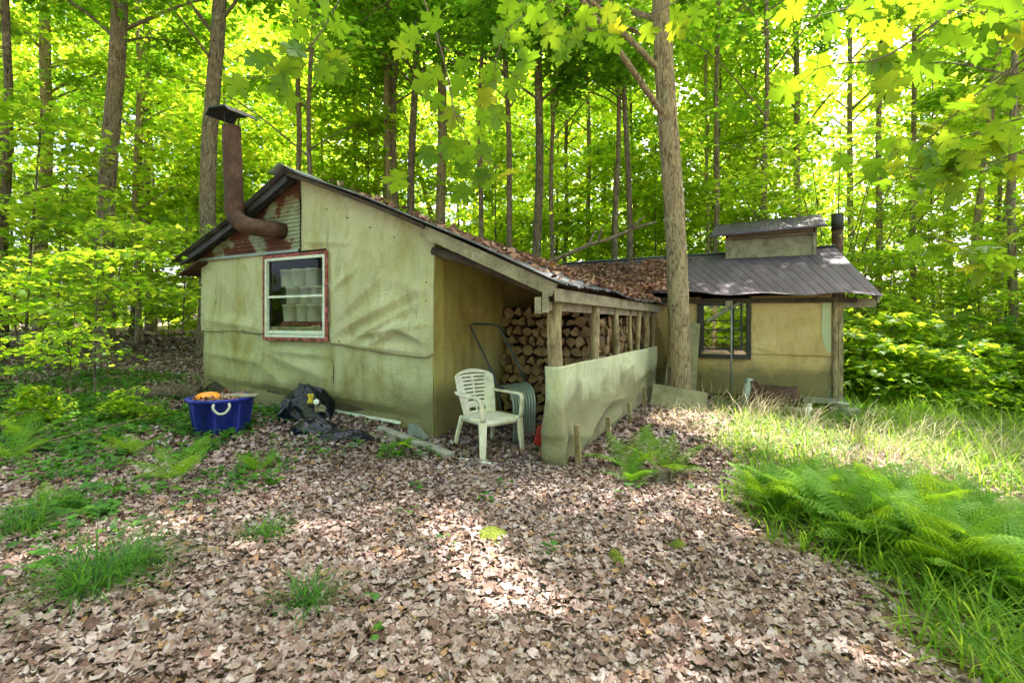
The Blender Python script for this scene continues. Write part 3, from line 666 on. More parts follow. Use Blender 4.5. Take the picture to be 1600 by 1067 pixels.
bcloth('lower_cladding', -.75, 1.27, lambda u: .14 + .02 * sin(u * 3), .86, .005, [(.3, .8, .5, .3, -.01, .04), (.2, .62, 1.2, .6, .006, .03)], M['felt_tan'], 12)
bcloth('side_cladding', -1.8, -.74, .1, 1.84, .008, [(-1.5, 1.6, -1.2, .4, .03, .1)], M['felt_tan'], 13)
mb = MB(); mb.add([(1.14, -.045, 1.80), (1.25, -.045, 1.80), (1.25, -.045, .90), (1.20, -.045, .90), (1.13, -.05, 1.12), (1.12, -.05, 1.4)], [(0, 1, 2, 3, 4, 5)]); mb.build('torn_felt', M['felt_screen'], back, solid=.006)
mb = MB(); zz = lin(-.02, 1.80, 10); mb.tube([(1.31 + .006 * sin(z * 5), -.05, z) for z in zz], .045, 8, jit=.05); mb.box((1.385, -.03, .88), (.06, .08, 1.82)); mb.build('corner_post', M['log_bark'], back)
mb = MB(); mb.beam((1.3, .0, 1.70), (1.85, -.02, 1.70), .04, .14); mb.build('eave_board', M['wood_old'], back)
mb = MB(); mb.beam((1.84, -.30, 1.735), (1.63, 3.5, 2.99), .03, .09); mb.build('barge_board', M['wood_grey'], back)
mb = MB(); mb.beam((-1.9, -.06, 1.79), (1.6, -.05, 1.745), .06, .08); mb.build('wall_plate', M['wood_dark'], back)
# window
bw = empty('window', (0, 0, 0)); bw.parent = back
mb = MB(); framebox(mb, -.79, .085, .755, 1.80, -.045, .075, .05); mb.build('frame', M['black_metal'], bw, bevel=.004)
mb = MB(); framebox(mb, -.715, -.05, .90, 1.72, -.03, .035, .03)
mb.box((-.36, -.03, 1.42), (.62, .025, .022)); mb.box((-.36, -.03, 1.26), (.62, .03, .03)); mb.box((-.36, -.03, 1.12), (.62, .025, .02)); mb.build('sash', M['black_metal'], bw)
mb = MB(); mb.add([(-.72, -.012, .80), (0, -.012, .80), (0, -.012, 1.78), (-.72, -.012, 1.78)], [(0, 1, 2, 3)]); mb.build('pane', M['glass_mirror'], bw)
mb = MB(); mb.beam((-.1, -.10, 1.72), (-.62, -.06, 1.42), .03, .05); mb.build('brace', M['wood_grey'], back)
mb = MB(); mb.tube([(-.215, -.24, .15), (-.215, -.23, 1.0), (-.21, -.20, 1.76)], .017, 8); mb.build('downpipe', M['galv'], back)
mb = MB(); mb.box((-.25, -.18, 1.715), (.11, .1, .10)); mb.build('beam_end', M['wood_old'], back)
# sill logs, blocks
mb = MB(); mb.beam((.85, -.10, .13), (1.32, -.10, .13), .12, .075); mb.build('sill_log', M['wood_grey'], back)
mb = MB(); mb.box((1.42, -.15, -.02), (.40, .30, .12)); mb.build('foundation_block', M['wood_grey'], back, bevel=.01)
# cupola
cp = empty('cupola', (0, 0, 0)); cp.parent = back
mb = MB(); mb.box((.36, 2.86, 3.00), (1.74, .03, .50)); mb.box((.36, 2.90, 3.30), (1.70, .03, .34)); mb.build('front_board', M['wood_old'], cp)
mb = MB(); mb.prism([(2.88, 2.7), (3.72, 2.7), (3.72, 3.72), (2.88, 3.44)], lambda a, b, d: (d, a, b), 1.235, 1.265); mb.build('side_board', M['wood_old'], cp)
mb = MB(); mb.prism([(2.88, 2.7), (3.72, 2.7), (3.72, 3.70), (2.88, 3.42)], lambda a, b, d: (d, a, b), -.535, -.505); mb.build('side_board', M['rust'], cp)
mb = MB(); mb.box((.36, 3.74, 3.2), (1.72, .03, .95)); mb.build('rear_board', M['wood_dark'], cp)
mb = MB(); mb.grid(lambda u, t: (u, 2.55 + t * 1.45, 3.33 + .05 * (u + .8) / 2.2 + t * .50 + .002 * sin(u * 2 * pi / .09)), lin(-.84, 1.42, 200), lin(0, 1, 6)); mb.build('roof', M['roof_back'], cp, solid=.03)
mb = MB(); mb.box((.36, 2.84, 3.29), (1.78, .05, .035)); mb.box((-.5, 2.83, 3.03), (.05, .04, .55)); mb.box((1.22, 2.83, 3.05), (.05, .04, .5)); mb.build('corner_trim', M['wood_old'], cp)
mb = MB(); mb.tube([(1.73, 3.86, 1.2), (1.73, 3.86, 3.48)], .115, 18); mb.build('stove_pipe', M['rust'], back)
mb = MB(); mb.tube([(1.73, 3.86, 3.47), (1.73, 3.86, 3.84)], .120, 18); mb.build('pipe_top', M['black_metal'], back)

# roof debris: fallen leaves lying in the valley
r = np.random.default_rng(3); n = 26000
u = r.uniform(-1.6, 1.68, n); v = r.uniform(-.28, 8, n)
zf = np.array([zroof(a, b) for a, b in zip(u, v)]); zk = np.array([zback(a, b) if b > 4.6 else -9 for a, b in zip(u, v)])
u2 = r.uniform(.6, 2.1, 5000); v2 = r.uniform(4.62, 8, 5000); 
d1 = np.where(v < 4.6, np.clip(.06 + (u + 1) * .30 * np.clip((v - .2) / 2.0, .12, 1), .03, 1), np.clip(1.15 - np.abs(zf - zk) * 1.6, .1, 1))
clump = .5 + .5 * np.sin(u * 4 + 2 * np.sin(v * 2)) * np.cos(v * 3.1 + u)
keep = (r.uniform(0, 1, n) < d1 * (.4 + .6 * clump))
pu = u[keep]; pv = v[keep]; pz = np.maximum(zf, zk)[keep]
z2 = np.array([max(zback(a, b), zroof(a, b) if a < 1.68 and b < 7 else -9) for a, b in zip(u2, v2)])
k2 = r.uniform(0, 1, 5000) < np.clip((1.75 - u2 + (8 - v2) * .04) / .9, 0, 1); pu = np.append(pu, u2[k2]); pv = np.append(pv, v2[k2]); pz = np.append(pz, z2[k2])
ok = ~((pv > 7) & (pu < -1.2)); pu, pv, pz = pu[ok], pv[ok], pz[ok]
k = len(pu); pos = np.stack([A0[0] + pu * UX[0] + pv * VX[0], A0[1] + pu * UX[1] + pv * VX[1], pz + .03 + r.uniform(0, .05, k)], 1)
me = rep_mesh('leaf_debris', DRY[0] - [0, .45, 0], DRY[1], pos, rots(tilt(r, k, .5), r.uniform(0, 6.28, k)), r.uniform(.05, .10, k), np.stack([r.normal(0, .8, k), r.normal(0, .7, k), r.normal(0, .6, k)], 1))
tag(link('fallen_leaves', me, M['litter_roof']), 'brown fallen leaves drifted in the valley between the two cabin roofs', 'leaves', kind='stuff')
# ================================================================ small things around the cabins
def ribbon(mb, pts, ws, hs, wdir):
    pts = [Vector(p) for p in pts]; wd = Vector(wdir).normalized(); n = len(pts)
    if not hasattr(ws, '__len__'): ws = [ws] * n
    if not hasattr(hs, '__len__'): hs = [hs] * n
    vs = []; fs = []
    for i, p in enumerate(pts):
        d = (pts[min(i + 1, n - 1)] - pts[max(i - 1, 0)]).normalized(); h = d.cross(wd).normalized(); w = wd
        for a, b in ((-1, -1), (1, -1), (1, 1), (-1, 1)): vs.append(p + w * a * ws[i] / 2 + h * b * hs[i] / 2)
    for i in range(n - 1):
        for k in range(4): fs.append((i * 4 + k, i * 4 + (k + 1) % 4, i * 4 + 4 + (k + 1) % 4, i * 4 + 4 + k))
    fs += [(3, 2, 1, 0), tuple((n - 1) * 4 + k for k in range(4))]
    mb.add(vs, fs, True)
def smooth_pts(p, k=4):
    out = []; p = [Vector(q) for q in p]
    for i in range(len(p) - 1):
        a, b, c, d = p[max(i - 1, 0)], p[i], p[i + 1], p[min(i + 2, len(p) - 1)]
        for j in range(k):
            t = j / k; out.append(.5 * ((2 * b) + (c - a) * t + (2 * a - 5 * b + 4 * c - d) * t * t + (3 * b - a - 3 * c + d) * t ** 3))
    return out + [p[-1]]

ch = tag(empty('garden_chair', (-.24, 5.23, G(-.24, 5.2) - .03), R(40)), 'white plastic garden chair with slatted back under the lean-to roof', 'chair')
PL = M['white_plastic']
mb = MB()
def seat(a, b):   # a -1..1 across, b 0 back..1 front
    w = .205 + .03 * b
    return (a * w * (1 - .04 * (b > .97)), .20 - .43 * b, .415 + .012 * b - .02 * (1 - a * a) * sin(pi * min(b * 1.1, 1)) - .03 * max(0, b - .85) / .15)
mb.grid(seat, lin(-1, 1, 17), lin(0, 1, 17)); mb.build('seat', PL, ch, solid=.012)
mb = MB(); ribbon(mb, smooth_pts([(-.235, -.19, .395), (-.15, -.235, .39), (.15, -.235, .39), (.235, -.19, .395)]), .05, .014, (0, 0, 1)); mb.build('apron', PL, ch)
for s in (-1, 1):
    mb = MB(); ribbon(mb, [(s * .225, .19, .40), (s * .23, -.2, .40)], .05, .014, (0, 0, 1)); mb.build('apron', PL, ch)
mb = MB()
def bk_(a, b):
    w = .205 + .045 * min(b * 1.6, 1); cr = 1 - .16 * max(0, (b - .86) / .14) ** 2
    return (a * w * cr, .205 + .13 * b - .055 * a * a, .415 + .475 * b - .028 * (a * a) * (b > .8) * (b - .8) / .2 * 1.5)
slots = [(.885, .915)] + [(.80 - .085 * i, .828 - .085 * i) for i in range(7)]
def skip(a, b):
    aa = abs(a)
    for k, (p, q_) in enumerate(slots):
        if p < b < q_: return aa < .72 if k == 0 else (.05 < aa < .62 - .02 * k)
    return (.08 < b < .15 and .05 < aa < .5)
aa = sorted(set([round(x, 4) for x in lin(-1, 1, 33)] + [-.05, .05, -.62, .62, -.72, .72, -.5, .5]))
bb = sorted(set([round(x, 4) for x in lin(0, 1, 25)] + [x for s_ in slots for x in s_] + [.08, .15]))
mb.grid(bk_, aa, bb, skip=skip); mb.build('backrest', PL, ch, solid=.012)
for s in (-1, 1):
    mb = MB(); ribbon(mb, smooth_pts([(s * .235, .26, .66), (s * .265, .16, .648), (s * .28, 0, .645), (s * .283, -.14, .645), (s * .275, -.205, .625), (s * .262, -.225, .56), (s * .25, -.225, .42)]), [.05] * 25, .014 if False else [.022] * 25, (1, 0, 0)); mb.build('armrest', PL, ch)
for s in (-1, 1):
    mb = MB(); ribbon(mb, [(s * .235, -.205, .43), (s * .25, -.225, .2), (s * .262, -.24, 0)], [.085, .07, .052], [.035, .03, .026], (1, .25 * s, 0)); mb.build('leg', PL, ch, bevel=.006)
    mb = MB(); ribbon(mb, [(s * .21, .19, .42), (s * .235, .245, .2), (s * .255, .29, 0)], [.05, .042, .034], [.035, .03, .026], (1, .25 * s, 0)); mb.build('leg', PL, ch, bevel=.006)

# snow scoop
sc_ = tag(empty('snow_scoop', W3(.45, .75, gl(.45, .75))), 'ribbed grey steel snow scoop with black tube handle behind the white chair', 'snow scoop')
base = sc_.location.copy()
mb = MB()
Lp = [P(777, 603, 5.95), P(786, 606, 5.80), P(795, 614, 5.68), P(800, 628, 5.60), P(801, 650, 5.58), P(801, 692, 5.62)]
Rp = [P(822, 597, 5.80), P(829, 601, 5.62), P(834, 610, 5.50), P(837, 624, 5.43), P(837, 640, 5.42), P(836, 670, 5.46)]
Lp = smooth_pts(Lp, 4); Rp = smooth_pts(Rp, 4)
def scf_(s, i):
    p = Lp[int(i)].lerp(Rp[int(i)], s); off = .012 * (1 if (s * 9) % 1 > .5 else -1) * (0 if s in (0, 1) else 1)
    q_ = p + Vector((-.2, -.9, .35)).normalized() * off - base; return q_
ss = []
for k in range(9): ss += [k / 9 + .001, k / 9 + .05, k / 9 + .058, k / 9 + .105]
mb.grid(scf_, sorted(ss) + [.999], list(range(len(Lp))), smooth=False); mb.build('scoop', M['galv'], sc_, solid=.003)
hp = [P(786, 692, 5.85), P(783, 640, 5.92), P(777, 602, 5.97), P(757, 555, 6.07), P(737, 515, 6.16), P(735, 508, 6.17), P(740, 506, 6.17), P(770, 507, 6.06), P(778, 509, 6.04), P(786, 522, 6.0), P(805, 562, 5.9), P(822, 598, 5.82)]
mb = MB(); mb.tube([p - base for p in hp], .0135, 8); mb.build('handle', M['black_tube'], sc_)
mb = MB(); mb.tube([p - base for p in (P(800, 690, 5.68), P(815, 682, 5.6), P(836, 671, 5.5))], .012, 6); mb.build('lip', M['galv'], sc_)
o = tag(empty('red_container', P(843, 694, 5.32)), 'red plastic container half hidden behind the felt screen corner', 'container')
mb = MB(); mb.box((0, 0, .09), (.09, .08, .20), Matrix.Rotation(.25, 3, 'Y')); mb.build('body', M['red_bright'], o, bevel=.015)
mb = MB(); mb.tube([(.015, 0, .18), (.03, 0, .21)], .016, 8); mb.build('cap', M['red_bright'], o)

# blue tub
tb = tag(empty('blue_tub', (-3.27, 5.62, G(-3.27, 5.6) - .02), .3), 'blue plastic tub with rope handles full of leaves beside the cabin wall', 'tub')
mb = MB(); mb.lathe([(0, 0), (.255, 0), (.27, .02), (.318, .385), (.345, .39), (.35, .405), (.347, .42), (.315, .42), (.30, .36), (.26, .03), (0, .03)], 44)
mb.build('body', M['blue'], tb)
for k in range(8):
    mb = MB(); a = k * pi / 4; mb.box((cos(a) * .296, sin(a) * .296, .2), (.012, .03, .34), Matrix.Rotation(a, 3, 'Z') @ Matrix.Rotation(R(8.5), 3, 'Y')); mb.build('rib', M['blue'], tb)
for a in (-.3 - 1.05, pi - .3 - .7):
    c, s = cos(a), sin(a); t_ = Vector((-s, c, 0)); o_ = Vector((c, s, 0))
    mb = MB(); mb.tube(smooth_pts([o_ * .34 - t_ * .07 + Vector((0, 0, .38)), o_ * .37 - t_ * .075 + Vector((0, 0, .34)), o_ * .375 - t_ * .03 + Vector((0, 0, .285)), o_ * .375 + t_ * .03 + Vector((0, 0, .285)), o_ * .37 + t_ * .075 + Vector((0, 0, .34)), o_ * .34 + t_ * .07 + Vector((0, 0, .38))]), .013, 8, jit=.1); mb.build('rope_handle', M['rope'], tb)
r = np.random.default_rng(8); n = 260; a = r.uniform(0, 2 * pi, n); q = np.sqrt(r.uniform(0, 1, n)) * .29
pos = np.stack([q * np.cos(a), q * np.sin(a), .37 + r.uniform(0, .05, n)], 1)
me = rep_mesh('tub_leaves', DRY[0] - [0, .45, 0], DRY[1], pos, rots(tilt(r, n, .5), r.uniform(0, 6, n)), r.uniform(.06, .1, n), r.normal(0, .7, (n, 3)))
o = link('tub_leaves', me, M['litter_roof']); o.location = tb.location; tag(o, 'heap of dead leaves filling the blue tub', 'leaves', kind='stuff')
o = tag(empty('orange_dish', (-3.35, 5.50, tb.location.z + .41), 0), 'orange plastic dish lying on the leaves in the blue tub', 'dish'); mb = MB(); mb.lathe([(0, .0), (.075, 0), (.11, .035), (.117, .035), (.08, -.008), (0, -.008)], 24); mb.build('dish', M['orange'], o); o.rotation_euler = (R(14), R(8), 0)
o = tag(empty('stick_board', (-3.05, 5.62, tb.location.z + .43), .2), 'flat brown bark slab across the right rim of the blue tub', 'slab'); mb = MB(); mb.box((0, 0, .0), (.36, .16, .025)); mb.build('slab', M['wood_old'], o, bevel=.008)

# bin bags: crumpled closed film
def bag(name, loc, dims, seed, mat, label, flat=1.0, parent=None):
    rr = random.Random(seed); mb = MB(); nu_, nv_ = 96, 48
    dirs = [(rr.uniform(-1, 1), rr.uniform(-1, 1), rr.uniform(-1, 1), rr.uniform(1.5, 4.5) if _ < 5 else rr.uniform(5, 14), rr.uniform(0, 6)) for _ in range(19)]
    def fn(i, j):
        th = 2 * pi * i / nu_; ph = pi * j / (nv_ - 1); x, y, z = sin(ph) * cos(th), sin(ph) * sin(th), cos(ph)
        d = 0
        for k, (a, b, c, f, p) in enumerate(dirs): d += (1 - abs(sin(f * (a * x + b * y + c * z) + p))) ** (2 if k < 5 else 6) * (.085 if k < 5 else .028) - .012
        s = 1 + d * .8 - .10 * max(0, z) * (1 - abs(sin(2.5 * th + 1))) ; z2 = z * (1.0 if z > 0 else .35)
        return (x * s * dims[0], y * s * dims[1], max(z2 * s * dims[2], -.06) + .02)
    mb.grid(fn, list(range(nu_ + 1)), list(range(nv_)), smooth=True)
    o = mb.build(name, mat); o.location = loc; tag(o, label, 'bin bag'); return o
bx, by = -2.52, 6.12
bb_ = bag('bin_bag', (bx, by, G(bx, by) + .0), (.39, .28, .41), 4, M['bag'], 'bulging black bin bag torn open against the cabin wall')
bag('bin_bag', (-2.20, 5.55, G(-2.2, 5.5) - .01), (.30, .20, .19), 9, M['bag'], 'small peaked black bag between the bulging bag and the loose boards')
bag('bin_bag', (-1.76, 5.30, G(-1.76, 5.3) - .01), (.32, .19, .13), 15, M['bag'], 'flat collapsed black bag nearest the loose grey boards')
o = tag(empty('bag_rubbish', (bx + .20, by - .25, G(bx, by) + .2)), 'yellow and white rubbish poking out of the torn black bag', 'rubbish')
mb = MB(); mb.lathe([(0, 0), (.028, .0), (.035, .008), (.03, .014), (0, .016)], 14); q_ = mb.build('lid', M['pail'], o); q_.rotation_euler = (R(70), R(10), 0); q_.location = (.02, 0, .06)
mb = MB(); mb.grid(lambda a, b: (a * .03, .02 * sin(a * 5) * cos(b * 4), b * .055), lin(-1, 1, 8), lin(-1, 1, 8)); q_ = mb.build('wrapper', M['yellow'], o, solid=.003); q_.location = (-.05, .0, .10)
mb = MB(); mb.grid(lambda a, b: (a * .07, .03 * sin(a * 7) * cos(b * 5), b * .04), lin(-1, 1, 8), lin(-1, 1, 8)); q_ = mb.build('cardboard', M['wood_old'], o, solid=.003); q_.location = (.06, .02, -.02)
o = tag(empty('plastic_scrap', (2.02, 6.2, G(2.02, 6.2) + .01)), 'dark blue plastic scrap on the leaves left of the grass', 'scrap')
mb = MB(); mb.grid(lambda a, b: (a * .13, b * .08, .03 * sin(a * 6) * cos(b * 5) + .02), lin(-1, 1, 12), lin(-1, 1, 10)); mb.build('scrap', M['bag'], o, solid=.003)

# boards on the ground
def board(name, a, b, w, t, mat, label, cat='board', roll=0):
    a = Vector(a); b = Vector(b); m_ = (a + b) / 2; o = empty(name, m_); mb = MB(); mb.beam(a - m_, b - m_, w, t, (0, roll, 1)); mb.build('board', mat, o, bevel=.004); return tag(o, label, cat)
def gp(x, y, dz): return (x, y, G(x, y) + dz)
board('loose_board', gp(-1.62, 5.55, .03), gp(-.86, 4.97, .03), .085, .035, M['wood_grey'], 'shorter weathered grey board lying in the leaves near the cabin corner')
board('loose_board', gp(-1.52, 5.72, .05), gp(-.60, 4.93, .045), .11, .045, M['wood_grey'], 'longer weathered grey board lying against the cabin corner')
board('white_strip', gp(-.52, 4.93, .02), gp(-.15, 4.78, .02), .05, .012, M['white_paint'], 'thin white painted strip in the leaves by the chair foot', 'strip')
o = tag(empty('metal_flashing', P(652, 696, 5.55)), 'bent pale metal corner flashing standing at the cabin corner', 'flashing')
mb = MB(); mb.add([(-.10, .02, 0), (0, -.05, 0), (0, -.05, .26), (-.10, .02, .24)], [(0, 1, 2, 3)]); mb.add([(0, -.05, 0), (.24, .03, -.03), (0, -.05, .26)], [(0, 1, 2)]); mb.build('sheet', M['galv'], o, solid=.006)

# panels leaning by the big maple
def quad_panel(name, pts, t, mat, label, cat='panel', battens=()):
    pts = [Vector(p) for p in pts]; c = sum(pts, Vector()) / 4; o = tag(empty(name, Vector((c.x, c.y, min(p.z for p in pts)))), label, cat); L = [p - o.location for p in pts]
    mb = MB(); n = (L[1] - L[0]).cross(L[3] - L[0]).normalized() * t
    mb.add(L + [p + n for p in L], [(0, 1, 2, 3), (7, 6, 5, 4), (0, 4, 5, 1), (1, 5, 6, 2), (2, 6, 7, 3), (3, 7, 4, 0)]); mb.build('sheet', mat, o)
    for s in battens:
        mb = MB(); mb.beam(L[0].lerp(L[3], s) - n * 1.6, L[1].lerp(L[2], s) - n * 1.6, .05, .03, n); mb.build('batten', mat, o)
    return o
quad_panel('plywood_sheet', [P(1014, 642, 7.75), P(1099, 664, 7.35), P(1106, 614, 7.5), P(1022, 600, 7.95)], .02, M['plywood'], 'mossy plywood panel propped against the foot of the big maple')
quad_panel('leaning_boards', [P(1034, 628, 8.75), P(1086, 628, 8.6), P(1094, 506, 8.85), P(1052, 500, 9.0)], .02, M['plywood'], 'tall battened board sheet leaning on the tan wall behind the maple', battens=(.72, .28))
# things along the back cabin wall
def at(px, Y, dz=0): x = (px - CX) * Y / F; return Vector((x, Y, G(x, Y) + dz))
o = tag(empty('metal_canister', at(1160, 7.95), RZ), 'grey green metal pipe section leaning by the tan wall', 'pipe')
mb = MB(); mb.tube([(0, 0, .0), (.10, .05, .52)], .055, 16); mb.build('tube', M['galv'], o); mb = MB(); mb.box((.13, .02, .46), (.16, .05, .05)); mb.box((.2, .02, .42), (.05, .05, .1)); mb.build('bracket', M['rust'], o)
o = tag(empty('rusty_drum', at(1207, 8.15), RZ), 'dark brown rusty drum lying in dry grass below the tan wall', 'drum')
mb = MB(); mb.tube([(-.36, 0, .2), (-.34, 0, .2), (-.1, 0, .2), (-.09, 0, .2), (.15, 0, .2), (.36, 0, .2)], [.19, .2, .195, .205, .195, .2], 22); mb.build('drum', M['rust'], o)
mb = MB(); mb.box((0, -.25, .03), (.9, .14, .09)); mb.build('support', M['wood_dark'], o)
o = tag(empty('white_jug', at(1263, 7.6), .3), 'white plastic jug with pale lid standing by the sill log', 'jug')
mb = MB(); mb.lathe([(0, 0), (.055, 0), (.062, .02), (.062, .14), (.04, .18), (.035, .20), (0, .2)], 18); mb.build('body', M['pail'], o); mb = MB(); mb.lathe([(0, .2), (.045, .2), (.045, .225), (0, .226)], 14); mb.build('lid', M['white_plastic'], o)
o = tag(empty('white_bucket', at(1317, 7.75, .06), .3), 'small white bucket standing beyond the corner post of the tan cabin', 'bucket')
mb = MB(); mb.lathe([(0, 0), (.055, 0), (.075, .17), (.079, .17), (.079, .18), (.070, .18), (.05, .01), (0, .01)], 18); mb.build('body', M['white_paint'], o)
mb = MB(); mb.tube(smooth_pts([(-.077, 0, .165), (-.06, .02, .22), (0, .03, .245), (.06, .02, .22), (.077, 0, .165)]), .003, 5); mb.build('handle', M['galv'], o)
o = tag(empty('split_rail', at(1235, 7.7), RZ), 'weathered split wood piece lying in front of the rusty drum', 'rail')
mb = MB(); mb.tube([(-.35, 0, .06), (0, .02, .08), (.4, 0, .09)], .055, 8, jit=.15); mb.build('rail', M['log_bark'], o)
o = tag(empty('blue_scrap', at(1150, 7.55), 0), 'crumpled dark teal plastic lying in grass under the pipe section', 'scrap')
mb = MB(); mb.grid(lambda a, b: (a * .14, b * .08, .05 * (1 - a * a) + .03 * sin(a * 6) * cos(b * 5) + .02), lin(-1, 1, 12), lin(-1, 1, 10)); mb.build('scrap', M['bag'], o, solid=.003)
o = tag(empty('tree_stump', (1.33, 4.42, G(1.33, 4.42)), 0), 'small dark rotten stump under the fern beside the felt screen', 'stump')
mb = MB(); mb.tube([(0, 0, -.05), (0, 0, .05), (.01, 0, .13)], [.11, .085, .08], 12, jit=.15); mb.build('stump', M['bark_dark'], o)

# fallen branches and twigs
def twig(name, pts, r0, r1, label, mat='twig', side=0, cat='branch'):
    pts = [Vector(p) for p in pts]; b = pts[0].copy(); q = smooth_pts([p - b for p in pts], 4); n = len(q)
    o = empty(name, b); mb = MB(); mb.tube([p + Vector((random.uniform(-1, 1), random.uniform(-1, 1), random.uniform(-1, 1))) * r0 * .4 for p in q], [r0 + (r1 - r0) * i / (n - 1) for i in range(n)], 7, jit=.1); mb.build('stem', M[mat], o)
    for k in range(side):
        i = random.randrange(n // 4, n - 2); d = (q[i + 1] - q[i]).normalized(); e = (d + Vector((random.uniform(-1, 1), random.uniform(-1, 1), random.uniform(-.6, 1))) * .9).normalized(); L = random.uniform(.2, .6) * (q[-1] - q[0]).length * .4
        mb = MB(); mb.tube([q[i], q[i] + e * L * .5 + Vector((0, 0, .02)), q[i] + e * L], [r1 * 1.2, r1, r1 * .5], 5); mb.build('side_twig', M[mat], o)
    return tag(o, label, cat)
twig('dead_branch', [P(846, 415, 11.6), P(905, 388, 11.8), P(965, 368, 12), P(1026, 346, 12.3)], .055, .03, 'long bare dead branch slanting up from the roof to the big maple', 'bark', 3)
twig('fallen_twig', [gp(-.62, 2.55, .02), gp(-.42, 2.75, .035), gp(-.10, 2.95, .03)], .008, .004, 'thin curved twig lying on leaves below the sunlit patch', side=1, cat='twig')
twig('fallen_twig', [gp(.85, 2.95, .02), gp(1.1, 2.7, .03), gp(1.4, 2.55, .02)], .007, .003, 'thin dark twig on the leaves below the fern bank', side=1, cat='twig')
twig('fallen_twig', [W3(.8, 5.2, zback(.9, 5.2) + .25), W3(1.2, 5.4, zback(1.2, 5.4) + .1), W3(2.0, 5.5, zback(2, 5.5) + .07)], .014, .006, 'pale bare twig lying on the leaf covered roof valley', side=4, cat='twig')
twig('fallen_twig', [gp(-4.6, 4.4, .02), gp(-4.2, 4.75, .16), gp(-3.9, 5.3, .2)], .012, .005, 'bent bare brown twig standing in the leaves at far left', side=3, cat='twig')
o = tag(empty('fallen_log', (-4.7, 6.9, G(-4.7, 6.9) + .02), .3), 'dark rotten log end behind the blue tub', 'log'); mb = MB(); mb.tube([(-.5, 0, .05), (0, .02, .1), (.35, 0, .08)], [.12, .11, .1], 10, jit=.12); mb.build('log', M['bark_dark'], o)
# ================================================================ trees
PATCH = [(-.24, 3.0, .75, .26, R(-66)), (-.75, 2.95, .16, .1, 0), (.25, 2.5, .16, .1, 0), (3.9, 6.0, 2.4, 1.0, R(-22)), (3.0, 6.9, .9, .6, 0), (5.3, 5.1, 1.1, .8, 0), (-5.2, 5.6, .35, .2, 0), (-1.2, 1.95, .2, .1, 0), (1.6, 2.15, .25, .15, 0), (6.8, 8.5, 1.5, .8, 0), (-1.75, 3.7, .2, .1, .5)]
SPOT = [((1.45, 2.0, 2.6), .32), ((1.1, 2.0, 2.65), .22), ((.9, 2.2, 2.7), .15), ((1.95, 2.2, 2.5), .25), ((2.2, 2.3, 2.1), .2)]
def sun_keep(p):  # drops crown leaves, shaping gaps so the sun reaches chosen patches
    k = np.ones(len(p), bool); t = (p[:, 2] - .05) / SUND[2]; gx_ = p[:, 0] - SUND[0] * t; gy_ = p[:, 1] - SUND[1] * t
    for cx, cy_, a, b, ro in PATCH:
        dx, dy = gx_ - cx, gy_ - cy_; e = ((dx * cos(ro) + dy * sin(ro)) / a) ** 2 + ((-dx * sin(ro) + dy * cos(ro)) / b) ** 2
        w = 1 + .35 * np.sin(gx_ * 9) * np.cos(gy_ * 7); k &= ~(e < w)
    for c, r_ in SPOT:
        d = p - np.array(c); s = d @ SUND; q = d - s[:, None] * SUND; k &= ~((np.linalg.norm(q, axis=1) < r_) & (s > 0))
    return k
